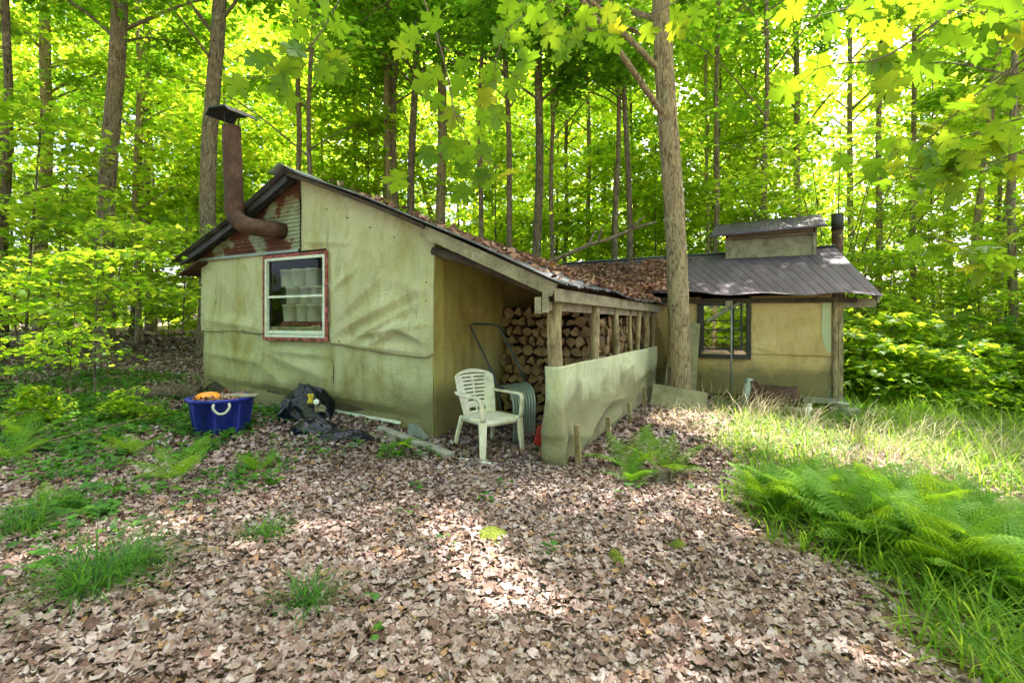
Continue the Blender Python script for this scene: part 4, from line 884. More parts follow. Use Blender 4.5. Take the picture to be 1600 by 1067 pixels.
def tree_parts(seed, h, r0, lean, z0, z1, rad, nclump, nleaf, lsize, T, flat=.13, csize=(.5, 1.0), bark='bark', leafm='leaf', cull=None, ttilt=.45, droop=.0, nlimb=14, topr=.35, shape='round', wob=.05):
    """trunk mesh with limbs and a leaf mesh, both in the tree's own frame"""
    r = np.random.default_rng(seed); rr = random.Random(seed)
    def axis_(z): return Vector((lean[0] * z + wob * sin(z * .9 + seed), lean[1] * z + wob * cos(z * .7 + seed), z))
    mb = MB(); zs = [-.3, 0, .12, .35] + [h * t for t in lin(.08, 1, 12)]
    rads = [r0 * 1.6, r0 * 1.35, r0 * 1.15, r0 * 1.04] + [r0 * (1 - (1 - topr) * (z / h)) for z in zs[4:]]
    rads[-1] = max(.01, r0 * .12)
    mb.tube([axis_(z) if z > 0 else Vector((0, 0, z)) + axis_(0) for z in zs], rads, 12, jit=.05)
    cl = []
    for _ in range(nclump):
        z = z0 + (z1 - z0) * r.uniform(0, 1) ** .9; f = (z - z0) / (z1 - z0)
        R_ = rad * ((1 - f) ** .5 * .6 + .4 if shape == 'round' else (1 - .7 * f)) * math.sqrt(r.uniform(.05, 1)); a = r.uniform(0, 2 * pi)
        c = axis_(z); cl.append((c.x + R_ * cos(a), c.y + R_ * sin(a), z + R_ * .12 - droop * R_))
    for i in range(min(nlimb, nclump)):
        c = Vector(cl[i]); d = math.hypot(c.x - axis_(c.z).x, c.y - axis_(c.z).y); zb_ = max(c.z - d * .55, z0 * .75, .3); s = axis_(zb_)
        rb = max(.008, min(r0 * .33, .016 + .012 * d) * (1 if r0 > .06 else .4))
        m = s.lerp(c, .5) + Vector((rr.uniform(-.1, .1), rr.uniform(-.1, .1), .12 * d)) * .8
        q = smooth_pts([s, m, c], 3); mb.tube(q, [rb * (1 - .8 * k / (len(q) - 1)) for k in range(len(q))], 5, cap=False)
        for _ in range(2):
            e = c + Vector((rr.uniform(-.6, .6), rr.uniform(-.6, .6), rr.uniform(-.05, .2))); mb.tube([q[-3], q[-3].lerp(e, .6), e], [rb * .35, rb * .2, .003], 4, cap=False)
    per = nleaf // nclump; P_ = []; Nn = []
    cl = np.array(cl)
    for c in cl:
        cs = r.uniform(*csize); k = max(4, int(per * cs / np.mean(csize) * r.uniform(.5, 1.5)))
        q = r.normal(0, 1, (k, 3)) * [cs * .5, cs * .5, cs * flat]; q[:, 2] -= .15 * (q[:, 0] ** 2 + q[:, 1] ** 2) / max(cs, .3)
        tl = r.normal(0, .12, 2); q[:, 2] += q[:, 0] * tl[0] + q[:, 1] * tl[1]
        P_.append(q + c)
    P_ = np.concatenate(P_); P_ = P_[P_[:, 2] > .05]
    if cull is not None: P_ = P_[cull(P_)]
    k = len(P_)
    me = rep_mesh('leaves', T[0], T[1], P_, rots(tilt(r, k, ttilt), r.uniform(0, 2 * pi, k)), r.uniform(.65, 1.15, k) * lsize, np.stack([r.normal(-.1, .3, k), r.normal(-.2, .3, k), r.normal(0, .2, k)], 1))
    me.materials.append(M[leafm]); tm = mb
    return tm, me
def make_tree(name, label, loc, group=None, cat='tree', rz=0, s=1, bark='bark', **kw):
    o = empty(name, loc, rz); o.scale = (s, s, s); tag(o, label, cat, group)
    kw.setdefault('seed', 1)
    tm, lm = tree_parts(bark=bark, **kw); tm.build('trunk', M[bark], o); link('crown', lm, None, o); return o

def world_cull(ox, oy, oz): return lambda p: sun_keep(p + np.array([ox, oy, oz]))
# (label, base px, depth, px at the top edge of the frame, trunk px radius, bark, height, crown z0, z1, radius, leaves)
NT = [
 ('large grey brown maple standing right in front of the tan cabin', 1066, 8.2, 1036, 17, 'bark_pale', 14, 6.2, 13.5, 4.8, 17000),
 ('thick rough barked tree directly behind the stove pipe', 318, 11.5, 346, 12.5, 'bark', 15, 6.5, 14, 3.5, 7000),
 ('thick dark tree on the left beyond the leaf litter', 160, 11.0, 190, 13, 'bark', 15, 7, 14, 3.5, 7000),
 ('pale straight tree at far left behind the thick dark tree', 62, 15.0, 84, 9, 'bark_pale', 16, 7, 15, 3.2, 6000),
 ('slim dark tree at the very left edge', 3, 9.5, 12, 6.5, 'bark_dark', 13, 6.5, 12, 3, 5000),
 ('pale left stem of the close pair behind the cabin ridge', 608, 15.5, 604, 5.5, 'bark_pale', 15, 8, 14, 2.6, 4000),
 ('dark right stem of the close pair behind the cabin ridge', 622, 15.7, 612, 6.5, 'bark', 16, 8, 15, 2.8, 4000),
 ('lichen spotted tree just right of the close pair', 640, 14.5, 649, 6.5, 'bark_dark', 15, 8, 14, 3.0, 5000),
 ('broad pale trunk behind the middle of the front roof', 691, 16.0, 688, 8.5, 'bark_pale', 16, 8, 15, 3.2, 5000),
 ('slim straight tree left of the dark forked trunk', 803, 14.5, 787, 5, 'bark', 14, 8, 13, 2.8, 5000),
 ('dark knobbly trunk rising above the roof valley', 838, 13.2, 843, 7.5, 'bark_dark', 14, 7.5, 13.5, 3.4, 7000),
 ('thin dark tree with crooked side branches left of the big maple', 989, 13.0, 970, 5, 'bark_dark', 12, 6.8, 11.5, 2.6, 4500),
 ('slim pale tree seen above the cupola', 1247, 18.0, 1250, 5.5, 'bark', 15, 8, 14, 3, 4500),
 ('thin dark tree far behind the front gable', 560, 18, 548, 4, 'bark_dark', 14, 7, 13, 2.8, 3500),
 ('thin straight tree between the knobbly trunk and the crooked tree', 922, 19, 918, 4, 'bark', 15, 7, 14, 2.8, 3500),
 ('slim leaning pale birch at right edge of the forest', 1500, 13.5, 1560, 5, 'bark_pale', 13, 7, 12, 2.8, 4500),
 ('slim pale stem closest to the right frame edge', 1550, 15, 1600, 5, 'bark_pale', 13, 7, 12, 2.8, 4000),
 ('leaning grey dead trunk behind the broad pale trunk', 720, 19, 590, 5, 'bark', 9, 7.5, 9, .8, 300),
 ('short dark trunk between two left trees deep in shade', 208, 17, 225, 5, 'bark_dark', 14, 7, 13, 2.8, 3500),
 ('dark slender trunk left of the thick rough barked tree', 232, 20, 236, 6, 'bark_dark', 15, 7, 14, 2.8, 3500),
]
for i, (lab, bpx, Y, tpx, rp, bk__, h, z0, z1, rad, nl) in enumerate(NT):
    x0 = (bpx - CX) * Y / F; g = G(x0, Y); ztop = 1.4 + 503 * Y / F; x1 = (tpx - CX) * Y / F
    zb_ = 1.4 + 0 * Y; lx = (x1 - x0) / (ztop - g)
    nc = max(4, nl // 170)
    make_tree('tree_dead' if 'dead' in lab else 'maple_tree' if 'birch' not in lab else 'birch_tree', lab, (x0, Y, g), bark=bk__, seed=100 + i, h=h, r0=rp * Y / F * 1.0, lean=(lx, random.uniform(-.02, .02)), z0=z0, z1=z1, rad=rad,
              nclump=nc, nleaf=nl, lsize=.15, T=STAR if Y < 14 else KITE, leafm='leaf', cull=world_cull(x0, Y, g), topr=.6, wob=.04, nlimb=16)
# trees added, mostly outside the frame, so that their crowns shade the clearing
for i, (x, y, h, rad, nl) in enumerate([(-5.5, 13.5, 13, 4, 6000), (1.2, 15.5, 14, 4, 7000), (6.8, 13.5, 13, 3.6, 5000), (10.5, 10.5, 12, 3.4, 4500), (-7.5, 5.0, 12, 3.2, 4500), (8.5, 2.5, 11, 3.0, 4500), (-4.0, -3.0, 12, 3.5, 4500), (4.5, -3.5, 12, 3.5, 4500), (12, 15, 17, 4, 5000), (3.0, 14.5, 18, 4.5, 9000), (-6.0, 13.8, 18, 4.2, 8000), (6.0, 14.8, 19, 4.5, 9000), (-1.0, 15.0, 19, 4.5, 9000), (9.5, 13.0, 18, 4.0, 7000)]):
    g = G(x, y); make_tree('maple_tree', 'tall maple added so its crown shades the clearing', (x, y, g), 'maples added to shade the clearing', seed=200 + i, h=h, r0=.08, lean=(.01, 0), z0=6.5 if h < 15 else 10, z1=h - .5, rad=rad, nclump=nl // 170, nleaf=nl, lsize=.15, T=KITE, cull=world_cull(x, y, g), topr=.5)

# forest prototypes and their copies
def proto(name, label, group, cat='tree', **kw):
    bark = kw.pop('bark', 'bark'); o = make_tree(name, label, (0, 0, 0), group, cat, bark=bark, **kw); return o, kids(o)
GF = 'maples of the forest behind the cabins'; GU = 'leafy young maples of the understorey'
LFO = 'tall slender maple deep in the forest beyond the cabins'; LUN = 'young maple with flat sprays of leaves in the forest understorey'
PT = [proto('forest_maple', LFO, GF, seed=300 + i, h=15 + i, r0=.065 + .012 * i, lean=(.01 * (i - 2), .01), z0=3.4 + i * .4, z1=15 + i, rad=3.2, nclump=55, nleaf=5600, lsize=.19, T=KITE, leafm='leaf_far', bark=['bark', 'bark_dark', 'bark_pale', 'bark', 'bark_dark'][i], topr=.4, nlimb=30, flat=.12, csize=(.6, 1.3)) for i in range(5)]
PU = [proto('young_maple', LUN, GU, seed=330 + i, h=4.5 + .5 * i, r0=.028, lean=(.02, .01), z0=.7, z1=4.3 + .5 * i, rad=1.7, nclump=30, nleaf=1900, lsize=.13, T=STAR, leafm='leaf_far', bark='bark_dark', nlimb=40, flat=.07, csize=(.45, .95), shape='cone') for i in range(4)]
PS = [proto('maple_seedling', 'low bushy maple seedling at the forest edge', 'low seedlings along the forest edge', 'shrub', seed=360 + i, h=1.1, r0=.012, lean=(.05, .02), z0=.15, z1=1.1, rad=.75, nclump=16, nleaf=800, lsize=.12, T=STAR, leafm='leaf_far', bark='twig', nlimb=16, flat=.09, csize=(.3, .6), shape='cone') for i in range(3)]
used = set()
def put(pr, i, x, y, s, label=None):
    o, ch_ = pr[i]; rz = random.uniform(0, 2 * pi); z = G(x, y)
    if (id(pr), i) not in used: used.add((id(pr), i)); place(o, (x, y, z), rz, s); 
    else: o = copy_tree(o, ch_, (x, y, z), rz, s)
    if not label:
        an = math.atan2(x, y); wh = 'left of the front cabin' if an < -.52 else 'behind the front roof' if an < .13 else 'between the two chimneys' if an < .57 else 'right of the tan cabin'
        base_ = o['label'].split(' / ')[0]
        dk = 'tall pale barked maple' if (pr is PT and i == 2) else 'tall dark barked maple' if (pr is PT and i in (1, 4)) else 'tall brown barked maple' if pr is PT else 'young maple with flat leaf sprays' if pr is PU else 'low bushy maple seedling'
        label = dk + ' in the forest ' + wh
    o['label'] = label
    return o
def free(x, y, m=0):
    u, v = w2l(x, y)
    if -5.2 - m < u < 6.2 + m and -2.5 < v < 13 + m: return False
    if x > 0 and y < 9.5 + .15 * x and x < 9.5: return False
    if y < 6.5 and abs(x) < 9: return False
    return True
rt = random.Random(21); pts_ = []
def spots(n, rmin, rmax, amax, dmin, m):
    out = []; tries = 0
    while len(out) < n and tries < 20000:
        tries += 1; rr_ = math.sqrt(rt.uniform(rmin ** 2, rmax ** 2)); a = rt.uniform(-amax, amax); x, y = rr_ * sin(a), rr_ * cos(a)
        if not free(x, y, m): continue
        if all((x - p[0]) ** 2 + (y - p[1]) ** 2 > dmin ** 2 for p in pts_): pts_.append((x, y)); out.append((x, y))
    return out
for k, (x, y) in enumerate(spots(18, 17, 26, R(56), 2.6, 2)): put(PT, k % 5, x, y, rt.uniform(.75, 1.1))
for k, (x, y) in enumerate(spots(60, 26, 48, R(56), 3.2, 2)): put(PT, k % 5, x, y, rt.uniform(.9, 1.6))
pts_ = []
for k, (x, y) in enumerate(spots(34, 13, 20, R(54), 1.6, .5)): (x > -4 or k % 3 == 0) and put(PU, k % 4, x, y, rt.uniform(.7, 1.15))
for k, (x, y) in enumerate(spots(56, 20, 36, R(54), 2.0, .5)): (x > -6 or k % 2 == 0) and put(PU, k % 4, x, y, rt.uniform(.9, 1.7))
pts_ = []
for k, (x, y) in enumerate(spots(60, 10.5, 24, R(54), 1.0, .2)): (x > -3 or k % 4 == 0) and put(PS, k % 3, x, y, rt.uniform(.7, 1.4))
# unseen forest added behind the viewer (for the window reflection, shades the clearing)
for k, (x, y) in enumerate([(-9, -7), (-4, -9), (1, -8), (6, -9), (11, -6), (-13, -1), (14, 0), (-12, 4), (-2, -14), (8, -15), (-10, -14)]): put(PT, k % 5, x, y, rt.uniform(.7, 1.0), 'tall slender maple added unseen on the near side of the clearing')
for k, (x, y, s) in enumerate([(-3, -4, .8), (-1.2, -3.2, .6), (-4.8, -6, .9), (.2, -5, .9), (-6.5, -4.5, .8), (2, -6, .9), (4, -5, .8), (-2.5, -7, 1.0)]): put(PU, k % 4, x, y, s, 'young maple with flat leaf sprays added behind the viewer for the window reflection')
for k, (x, y, s) in enumerate([(8.4, 20.5, 1.1), (7.2, 18.3, .95), (9.6, 24, 1.2)]): put(PT, (k + 1) % 5, x, y, s)
for k in range(12): put(PS, k % 3, rt.uniform(-8, 1), rt.uniform(-9, -4.5), 1.5, 'low bushy maple seedling added behind the viewer for the window reflection')
for k, (x, y) in enumerate([(-8.5, 15.5), (-6.5, 17), (-4.5, 16.2), (-2.5, 17.5), (-.5, 16.5), (1.5, 17.8), (3.5, 16.8), (5.2, 18), (-10.5, 17.5), (-12, 15)]): put(PU, k % 4, x, y, rt.uniform(1.3, 1.7))
# right-hand forest edge: dense seedlings and young maples
for k, (x, y) in enumerate([(7.6, 9.9), (8.7, 10.3), (9.6, 9.6), (10.6, 9.0), (6.9, 10.9), (8.0, 11.4), (9.4, 11.2), (11.0, 10.4), (6.1, 11.6), (7.2, 12.2), (11.8, 9.4), (10.3, 8.2), (6.6, 9.6)]):
    put(PS, k % 3, x, y, rt.uniform(1.1, 1.7))
for k, (x, y) in enumerate([(8.3, 11.0), (10.0, 10.6), (7.0, 12.8), (11.6, 9.8), (9.2, 12.6), (6.3, 13.8)]): put(PU, k % 4, x, y, rt.uniform(.6, .8))
# left: young maples with layered sprays beside the cabin
PSp = [proto('maple_sapling', 'x', 'thin maple saplings with flat leaf sprays left of the cabin', 'sapling', seed=380 + i, h=2.3 + .5 * i, r0=.016, lean=(.05, .02), z0=.9 + .15 * i, z1=2.0 + .6 * i, rad=1.35, nclump=13, nleaf=620, lsize=.115, T=STAR, leafm='leaf_far', bark='bark_dark', nlimb=13, flat=.045, csize=(.55, 1.0), shape='cone') for i in range(3)]
for (px, Y, s, i, lab) in [(150, 6.9, .85, 1, 'thin maple sapling nearest the blue tub'), (40, 6.6, .9, 0, 'thin maple sapling at the very left edge'), (225, 8.6, .85, 2, 'thin maple sapling touching the cabin corner with its sprays'), (95, 9.5, 1.0, 2, 'taller thin sapling behind the two nearest saplings'), (285, 10.8, 1.1, 1, 'thin sapling rising behind the left eave'), (20, 11, 1.2, 0, 'thin sapling deep at the left edge'), (180, 12.3, 1.2, 1, 'thin sapling in front of the thick dark tree'), (110, 5.9, .55, 0, 'small dark leaved sapling standing in the leaf litter')]:
    x = (px - CX) * Y / F; put(PSp, i, x, Y, s, lab)
for (px, Y, s, lab) in [(200, 5.8, .38, 'lowest maple seedling left of the blue tub'), (60, 5.5, .42, 'low maple seedling at the left edge of the leaf litter')]: put(PS, rt.randrange(3), (px - CX) * Y / F, Y, s, lab)
# multi-stem sapling behind the chimney pipe
o = tag(empty('multistem_sapling', (7.9, 12.2, G(7.9, 12.2))), 'many stemmed maple sapling fanning out behind the short chimney', 'sapling')
mb = MB(); ends = []
for k in range(11):
    a = -1.15 + 2.3 * k / 10 + random.uniform(-.08, .08); L = random.uniform(4.8, 6.8); c = random.uniform(-.3, .3)
    q = smooth_pts([(0.03 * k - .15, 0, 0), (a * .25 * L * .35, c * .5, L * .35), (a * .42 * L * .7, c, L * .68), (a * .5 * L, c * 1.5, L)], 4)
    mb.tube(q, [.03 * (1 - .85 * j / (len(q) - 1)) for j in range(len(q))], 6); ends += [np.array(q[j]) for j in range(5, len(q))]
mb.build('stems', M['bark_dark'], o)
r = np.random.default_rng(77); ends = np.array(ends); c = ends[r.integers(0, len(ends), 60)] + r.normal(0, .35, (60, 3)); pp = np.concatenate([q + r.normal(0, 1, (60, 3)) * [.38, .38, .06] for q in c]); k = len(pp)
me = rep_mesh('leaves', STAR[0], STAR[1], pp, rots(tilt(r, k, .4), r.uniform(0, 6.28, k)), r.uniform(.08, .15, k), r.normal(0, .2, (k, 3))); link('crown', me, M['leaf_far'], o)
# far forest mass
r = np.random.default_rng(55); n = 42000
a = r.uniform(-R(62), R(62), n); d = r.uniform(46, 64, n); z = r.uniform(0, 1, n) ** 1.35 * 34
hole = np.sin(a * 23) * np.sin(z * .55 + 2 * np.sin(a * 9)) + .5 * np.sin(a * 51 + z)
kp = (hole < .62 - z * .014) | (z < 6) ; a, d, z = a[kp], d[kp], z[kp]; k = len(a)
me = rep_mesh('distant_forest', STAR[0], STAR[1], np.stack([d * np.sin(a), d * np.cos(a), z], 1), rots(tilt(r, k, .7), r.uniform(0, 6.28, k)), r.uniform(.35, .8, k), r.normal(0, .15, (k, 3)))
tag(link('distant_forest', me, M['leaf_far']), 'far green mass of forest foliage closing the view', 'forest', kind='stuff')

# ================================================================ overhanging maple branches close to the viewer
def overhang(name, label, pts, r0, nleaf, ls, seed, spread=.22, facing=.55, sub=5):
    r = np.random.default_rng(seed); pts = [Vector(p) for p in pts]; b = pts[0].copy(); q = smooth_pts([p - b for p in pts], 8); n = len(q)
    o = tag(empty(name, b), label, 'branch'); mb = MB(); mb.tube(q, [r0 * (1 - .75 * i / (n - 1)) for i in range(n)], 7, jit=.08)
    pos = []; dirs = []
    lines = [q[n // 5:]]
    for k in range(sub):
        i = r.integers(n // 5, n - 2); d = (q[i + 1] - q[i]).normalized(); e = (d * .8 + Vector(r.normal(0, .6, 3) * [1, .7, .45])).normalized(); L = r.uniform(.25, .55) * (q[-1] - q[0]).length * .45
        sb = smooth_pts([q[i], q[i] + e * L * .5, q[i] + e * L + Vector((0, 0, -.05 * L))], 4); mb.tube(sb, [r0 * .35 * (1 - .7 * j / (len(sb) - 1)) for j in range(len(sb))], 5); lines.append(sb)
    for k in range(nleaf):
        ln = lines[r.integers(0, len(lines))] if k > nleaf // 3 else lines[0]; i = r.integers(0, len(ln)); p = ln[i]
        dv = Vector(r.normal(0, 1, 3)); dv.z *= .5; dv.normalize(); pl = r.uniform(.03, spread); e = p + dv * pl + Vector((0, 0, -.25 * pl))
        mb.tube([p, e], [.0016, .0013], 4, cap=False); pos.append(e); dirs.append(dv)
    mb.build('twigs', M['twig'], o)
    pos = np.array(pos); k = len(pos); wp = pos + np.array(b)
    toc = np.array([0, 0, H]) - wp; toc /= np.linalg.norm(toc, axis=1, keepdims=True)
    nn = np.array([0, 0, -1.]) * (1 - facing) + toc * facing + r.normal(0, .28, (k, 3)); nn /= np.linalg.norm(nn, axis=1, keepdims=True)
    Yd = np.array(dirs) * .6 + np.array([0, 0, -.7]); Yd -= nn * (Yd * nn).sum(1, keepdims=True); Yd /= np.linalg.norm(Yd, axis=1, keepdims=True)
    X_ = np.cross(Yd, nn); Rm = np.stack([X_, Yd, nn], 2)
    me = rep_mesh('leaves', MAPLE[0], MAPLE[1], pos, Rm, r.uniform(.8, 1.15, k) * ls, np.stack([r.normal(.25, .4, k), r.normal(.2, .35, k), r.normal(0, .35, k)], 1), smooth=True)
    link('leaves', me, M['leaf_near'], o); return o
OV = 'overhanging_branch'
overhang(OV, 'sunlit yellow maple branch hanging at top right', [P(1560, -40, 2.15), P(1470, 30, 2.1), P(1380, 90, 2.05), P(1310, 100, 2.0), P(1270, 110, 2.0)], .006, 10, .125, 1, .13, .75, 4)
overhang(OV, 'sunlit maple twig at the top edge above the yellow branch', [P(1470, -60, 2.3), P(1400, -10, 2.25), P(1320, 15, 2.2), P(1250, 30, 2.15)], .005, 7, .115, 2, .12, .7, 3)
overhang(OV, 'maple branch sweeping down from the top right corner', [P(1660, 60, 2.6), P(1560, 120, 2.7), P(1480, 190, 2.8), P(1430, 240, 2.8)], .007, 22, .11, 3, .2, .5, 5)
overhang(OV, 'maple branch with shaded green leaves at the right edge', [P(1680, 160, 2.7), P(1580, 190, 2.9), P(1460, 225, 3.0), P(1390, 225, 3.1)], .007, 26, .12, 4, .22, .35, 6)
overhang(OV, 'maple branch below the shaded leaves at the right edge', [P(1680, 200, 2.9), P(1600, 235, 3.0), P(1510, 262, 3.1), P(1400, 262, 3.2)], .006, 28, .12, 5, .2, .3, 6)
overhang(OV, 'lowest maple branch drooping at the right edge', [P(1680, 290, 2.9), P(1600, 350, 3.0), P(1540, 385, 3.1), P(1450, 370, 3.2)], .006, 26, .11, 6, .2, .35, 5)
overhang(OV, 'maple branch of large green leaves hanging above the front roof', [P(640, -60, 2.6), P(680, 50, 2.5), P(700, 120, 2.45), P(715, 190, 2.4), P(745, 240, 2.4)], .005, 22, .105, 7, .2, .7, 5)
overhang(OV, 'maple twig with large leaves at the top left of centre', [P(560, -60, 2.5), P(520, 20, 2.5), P(480, 80, 2.45), P(430, 120, 2.4)], .005, 20, .105, 8, .2, .65, 5)
overhang(OV, 'maple branch of broad leaves along the top centre', [P(960, -70, 2.6), P(880, -10, 2.6), P(800, 40, 2.55), P(770, 110, 2.5)], .005, 20, .105, 9, .2, .65, 5)
overhang(OV, 'maple twig with a few broad leaves beside the top of the big maple', [P(1120, -60, 2.9), P(1060, 0, 2.9), P(990, 30, 2.85), P(920, 50, 2.8)], .005, 14, .11, 10, .18, .6, 4)
overhang(OV, 'maple branch in the top right corner of broad shaded leaves', [P(1700, -60, 2.3), P(1620, 0, 2.4), P(1530, 20, 2.5), P(1450, 10, 2.6)], .006, 20, .12, 12, .2, .5, 5)

# ================================================================ ground cover
def on_grass(x, y):     # 1 inside the grassy right side
    edge = np.interp(y, [0, 2.2, 3.0, 4.0, 6.0, 8.0, 12], [2.0, 1.75, 1.75, 1.8, 2.5, 3.4, 4.2]) + .15 * np.sin(y * 3) + .1 * np.sin(y * 7.3)
    return x > edge
def inside(x, y, m=0.03):
    dx, dy = x - A0[0], y - A0[1]; u = dx * UX[0] + dy * UX[1]; v = dx * VX[0] + dy * VX[1]
    return ((u > -4.2 + m) & (u < 0 - m) & (v > m)) | ((u > 0) & (u < 1.5) & (v > 1.6)) | ((u > 1.4) & (u < 4.2) & (v > 5.0))
r = np.random.default_rng(31)
def litter(n, ymin, ymax, xr, smin, smax, dz=.03):
    y = ymin + (ymax - ymin) * r.uniform(0, 1, n) ** 1.3; x = r.uniform(-1, 1, n) * (xr * (y + 1))
    k = ~inside(x, y); g = on_grass(x, y); k &= ~(g & (r.uniform(0, 1, n) > .10)); x, y = x[k], y[k]; n = len(x)
    return np.stack([x, y, gz(x, y) + r.uniform(.0, 1, n) * dz + .004], 1), r.uniform(smin, smax, n)
sets = [litter(70000, 1.2, 5.5, 1.05, .020, .064, .028), litter(60000, 1.2, 4.5, 1.05, .008, .024, .032), litter(56000, 5, 12, 1.1, .045, .09, .05), litter(22000, 12, 26, 1.1, .10, .2, .06)]
# heap against the front wall
n = 1500; hx = r.normal(-1.75, .45, n); hy = r.normal(6.02, .18, n); sets.append((np.stack([hx, hy, gz(hx, hy) + r.uniform(0, .07, n)], 1), r.uniform(.05, .08, n)))
pos = np.concatenate([s[0] for s in sets]); sc = np.concatenate([s[1] for s in sets]); ok = ~inside(pos[:, 0], pos[:, 1]); pos, sc = pos[ok], sc[ok]; n = len(pos)
T = DRY
me = rep_mesh('leaf_litter', DRY[0] - [0, .45, 0], DRY[1], pos, rots(tilt(r, n, .30), r.uniform(0, 6.28, n)), sc, np.stack([r.normal(.2, .9, n), r.normal(0, .8, n), r.normal(0, .8, n)], 1), smooth=True)
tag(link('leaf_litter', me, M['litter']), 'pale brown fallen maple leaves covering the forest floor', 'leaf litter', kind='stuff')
# small stems and twigs in the litter
mb = MB()
for k in range(500):
    y = random.uniform(1.8, 8); x = random.uniform(-1, 1) * (y + .5)
    if inside(np.array([x]), np.array([y]))[0] or on_grass(x, y): continue
    a = random.uniform(0, pi); L = random.uniform(.04, .16); z = G(x, y) + random.uniform(.02, .045)
    mb.tube([(x, y, z), (x + cos(a) * L * .5, y + sin(a) * L * .5, z + .012), (x + cos(a) * L, y + sin(a) * L, z)], random.uniform(.001, .003), 4)
tag(mb.build('litter_twigs', M['twig']), 'thin dry twigs and stems scattered through the leaf litter', 'twigs', kind='stuff')

# blades
BV = np.array([[-.5, 0, 0], [.5, 0, 0], [-.42, .35, 0], [.42, .35, 0], [-.26, .7, 0], [.26, .7, 0], [0, 1, 0]], float)
BT = [(0, 1, 3), (0, 3, 2), (2, 3, 5), (2, 5, 4), (4, 5, 6)]
def blades(name, pos, L, w, lean, bend, r, mat, **kw):
    n = len(pos); a = r.uniform(0, 2 * pi, n) if 'az' not in kw else kw['az']; t = np.abs(r.normal(0, lean, n)) + .05
    Y = np.stack([np.sin(t) * np.cos(a), np.sin(t) * np.sin(a), np.cos(t)], 1); X = np.stack([-np.sin(a), np.cos(a), np.zeros(n)], 1); Z = np.cross(X, Y)
    V = np.broadcast_to(BV, (n, 7, 3)).copy(); V[:, :, 0] *= w; V[:, :, 2] -= 0
    L = np.asarray(L); B = r.uniform(.4, 1.3, n) * bend; yy = V[:, :, 1].copy()
    V[:, :, 1] = L[:, None] * (yy - .25 * B[:, None] * yy ** 3); V[:, :, 2] = -np.sign(Z[:, 2:3] + 1e-6) * 0 + L[:, None] * B[:, None] * yy ** 2 * .6
    Zs = Z * np.where(Z[:, 2:3] > 0, -1, 1)
    Wd = V[:, :, 0:1] * X[:, None] + V[:, :, 1:2] * Y[:, None] + V[:, :, 2:3] * Zs[:, None] + pos[:, None]
    f = (np.array(BT)[None] + (np.arange(n) * 7)[:, None, None]).reshape(-1); m = 5
    me = bpy.data.meshes.new(name); me.vertices.add(n * 7); me.vertices.foreach_set('co', Wd.astype(np.float32).ravel()); me.loops.add(n * 15); me.loops.foreach_set('vertex_index', f.astype(np.int32))
    me.polygons.add(n * 5); me.polygons.foreach_set('loop_start', (np.arange(n * 5) * 3).astype(np.int32)); me.update(calc_edges=True)
    return link(name, me, M[mat])
r = np.random.default_rng(41)
def gpos(n, ymin, ymax, xmin, xmax, f=None):
    y = r.uniform(ymin, ymax, n); x = r.uniform(xmin, xmax, n); k = ~inside(x, y)
    if f is not None: k &= f(x, y)
    return np.stack([x[k], y[k], gz(x[k], y[k]) - .01], 1)
p = gpos(110000, 1.6, 14, 1.4, 14, lambda x, y: on_grass(x, y) & (x < y * 1.2 + 1) & (r.uniform(0, 1, len(x)) < .55 + .45 * np.sin(x * 3 + np.sin(y * 2)) * np.cos(y * 2.3)))
tag(blades('grass', p, r.uniform(.12, .36, len(p)) * (1 + .25 * np.clip(p[:, 0] - 4, 0, 2)), .008 + .003 * r.uniform(0, 1), .5, .9, r, 'grass'), 'long green grass growing on the right of the clearing', 'grass', kind='stuff')
p = gpos(2600, 1.5, 3.2, 1.5, 3.6, lambda x, y: on_grass(x - .1, y))
tag(blades('sedge', p, r.uniform(.25, .5, len(p)), .011, .55, 1.3, r, 'grass'), 'broad bladed arching grass at the bottom right corner', 'grass', kind='stuff')
def dryf(x, y): return (((x - 3.9) * .92 - (y - 6.1) * .38) / 2.2) ** 2 + (((x - 3.9) * .38 + (y - 6.1) * .92) / 1.15) ** 2 < 1
p = gpos(8000, 4, 8.5, 1.8, 7.5, dryf)
tag(blades('dry_grass', p, r.uniform(.14, .46, len(p)), .007, .7, 1.4, r, 'straw'), 'bleached dry grass in the sunlit patch before the tan cabin', 'dry grass', kind='stuff')
c = np.concatenate([np.array([[x, y]]) + r.normal(0, .10, (34, 2)) for x, y in [(3.35, 7.35), (3.1, 7.6), (3.75, 7.25), (4.05, 7.3), (3.55, 7.1), (4.5, 6.4), (4.9, 6.0), (3.9, 6.6), (5.3, 5.6), (4.3, 5.6), (5.6, 6.6), (3.3, 6.9), (6.0, 5.9)]])
p = np.stack([c[:, 0], c[:, 1], gz(c[:, 0], c[:, 1])], 1)
tag(blades('dry_stems', p, r.uniform(.35, .75, len(p)), .006, .35, 1.1, r, 'straw', az=r.normal(.2, .7, len(p))), 'tall arching straw coloured seed stems before the tan wall', 'dry grass', kind='stuff')
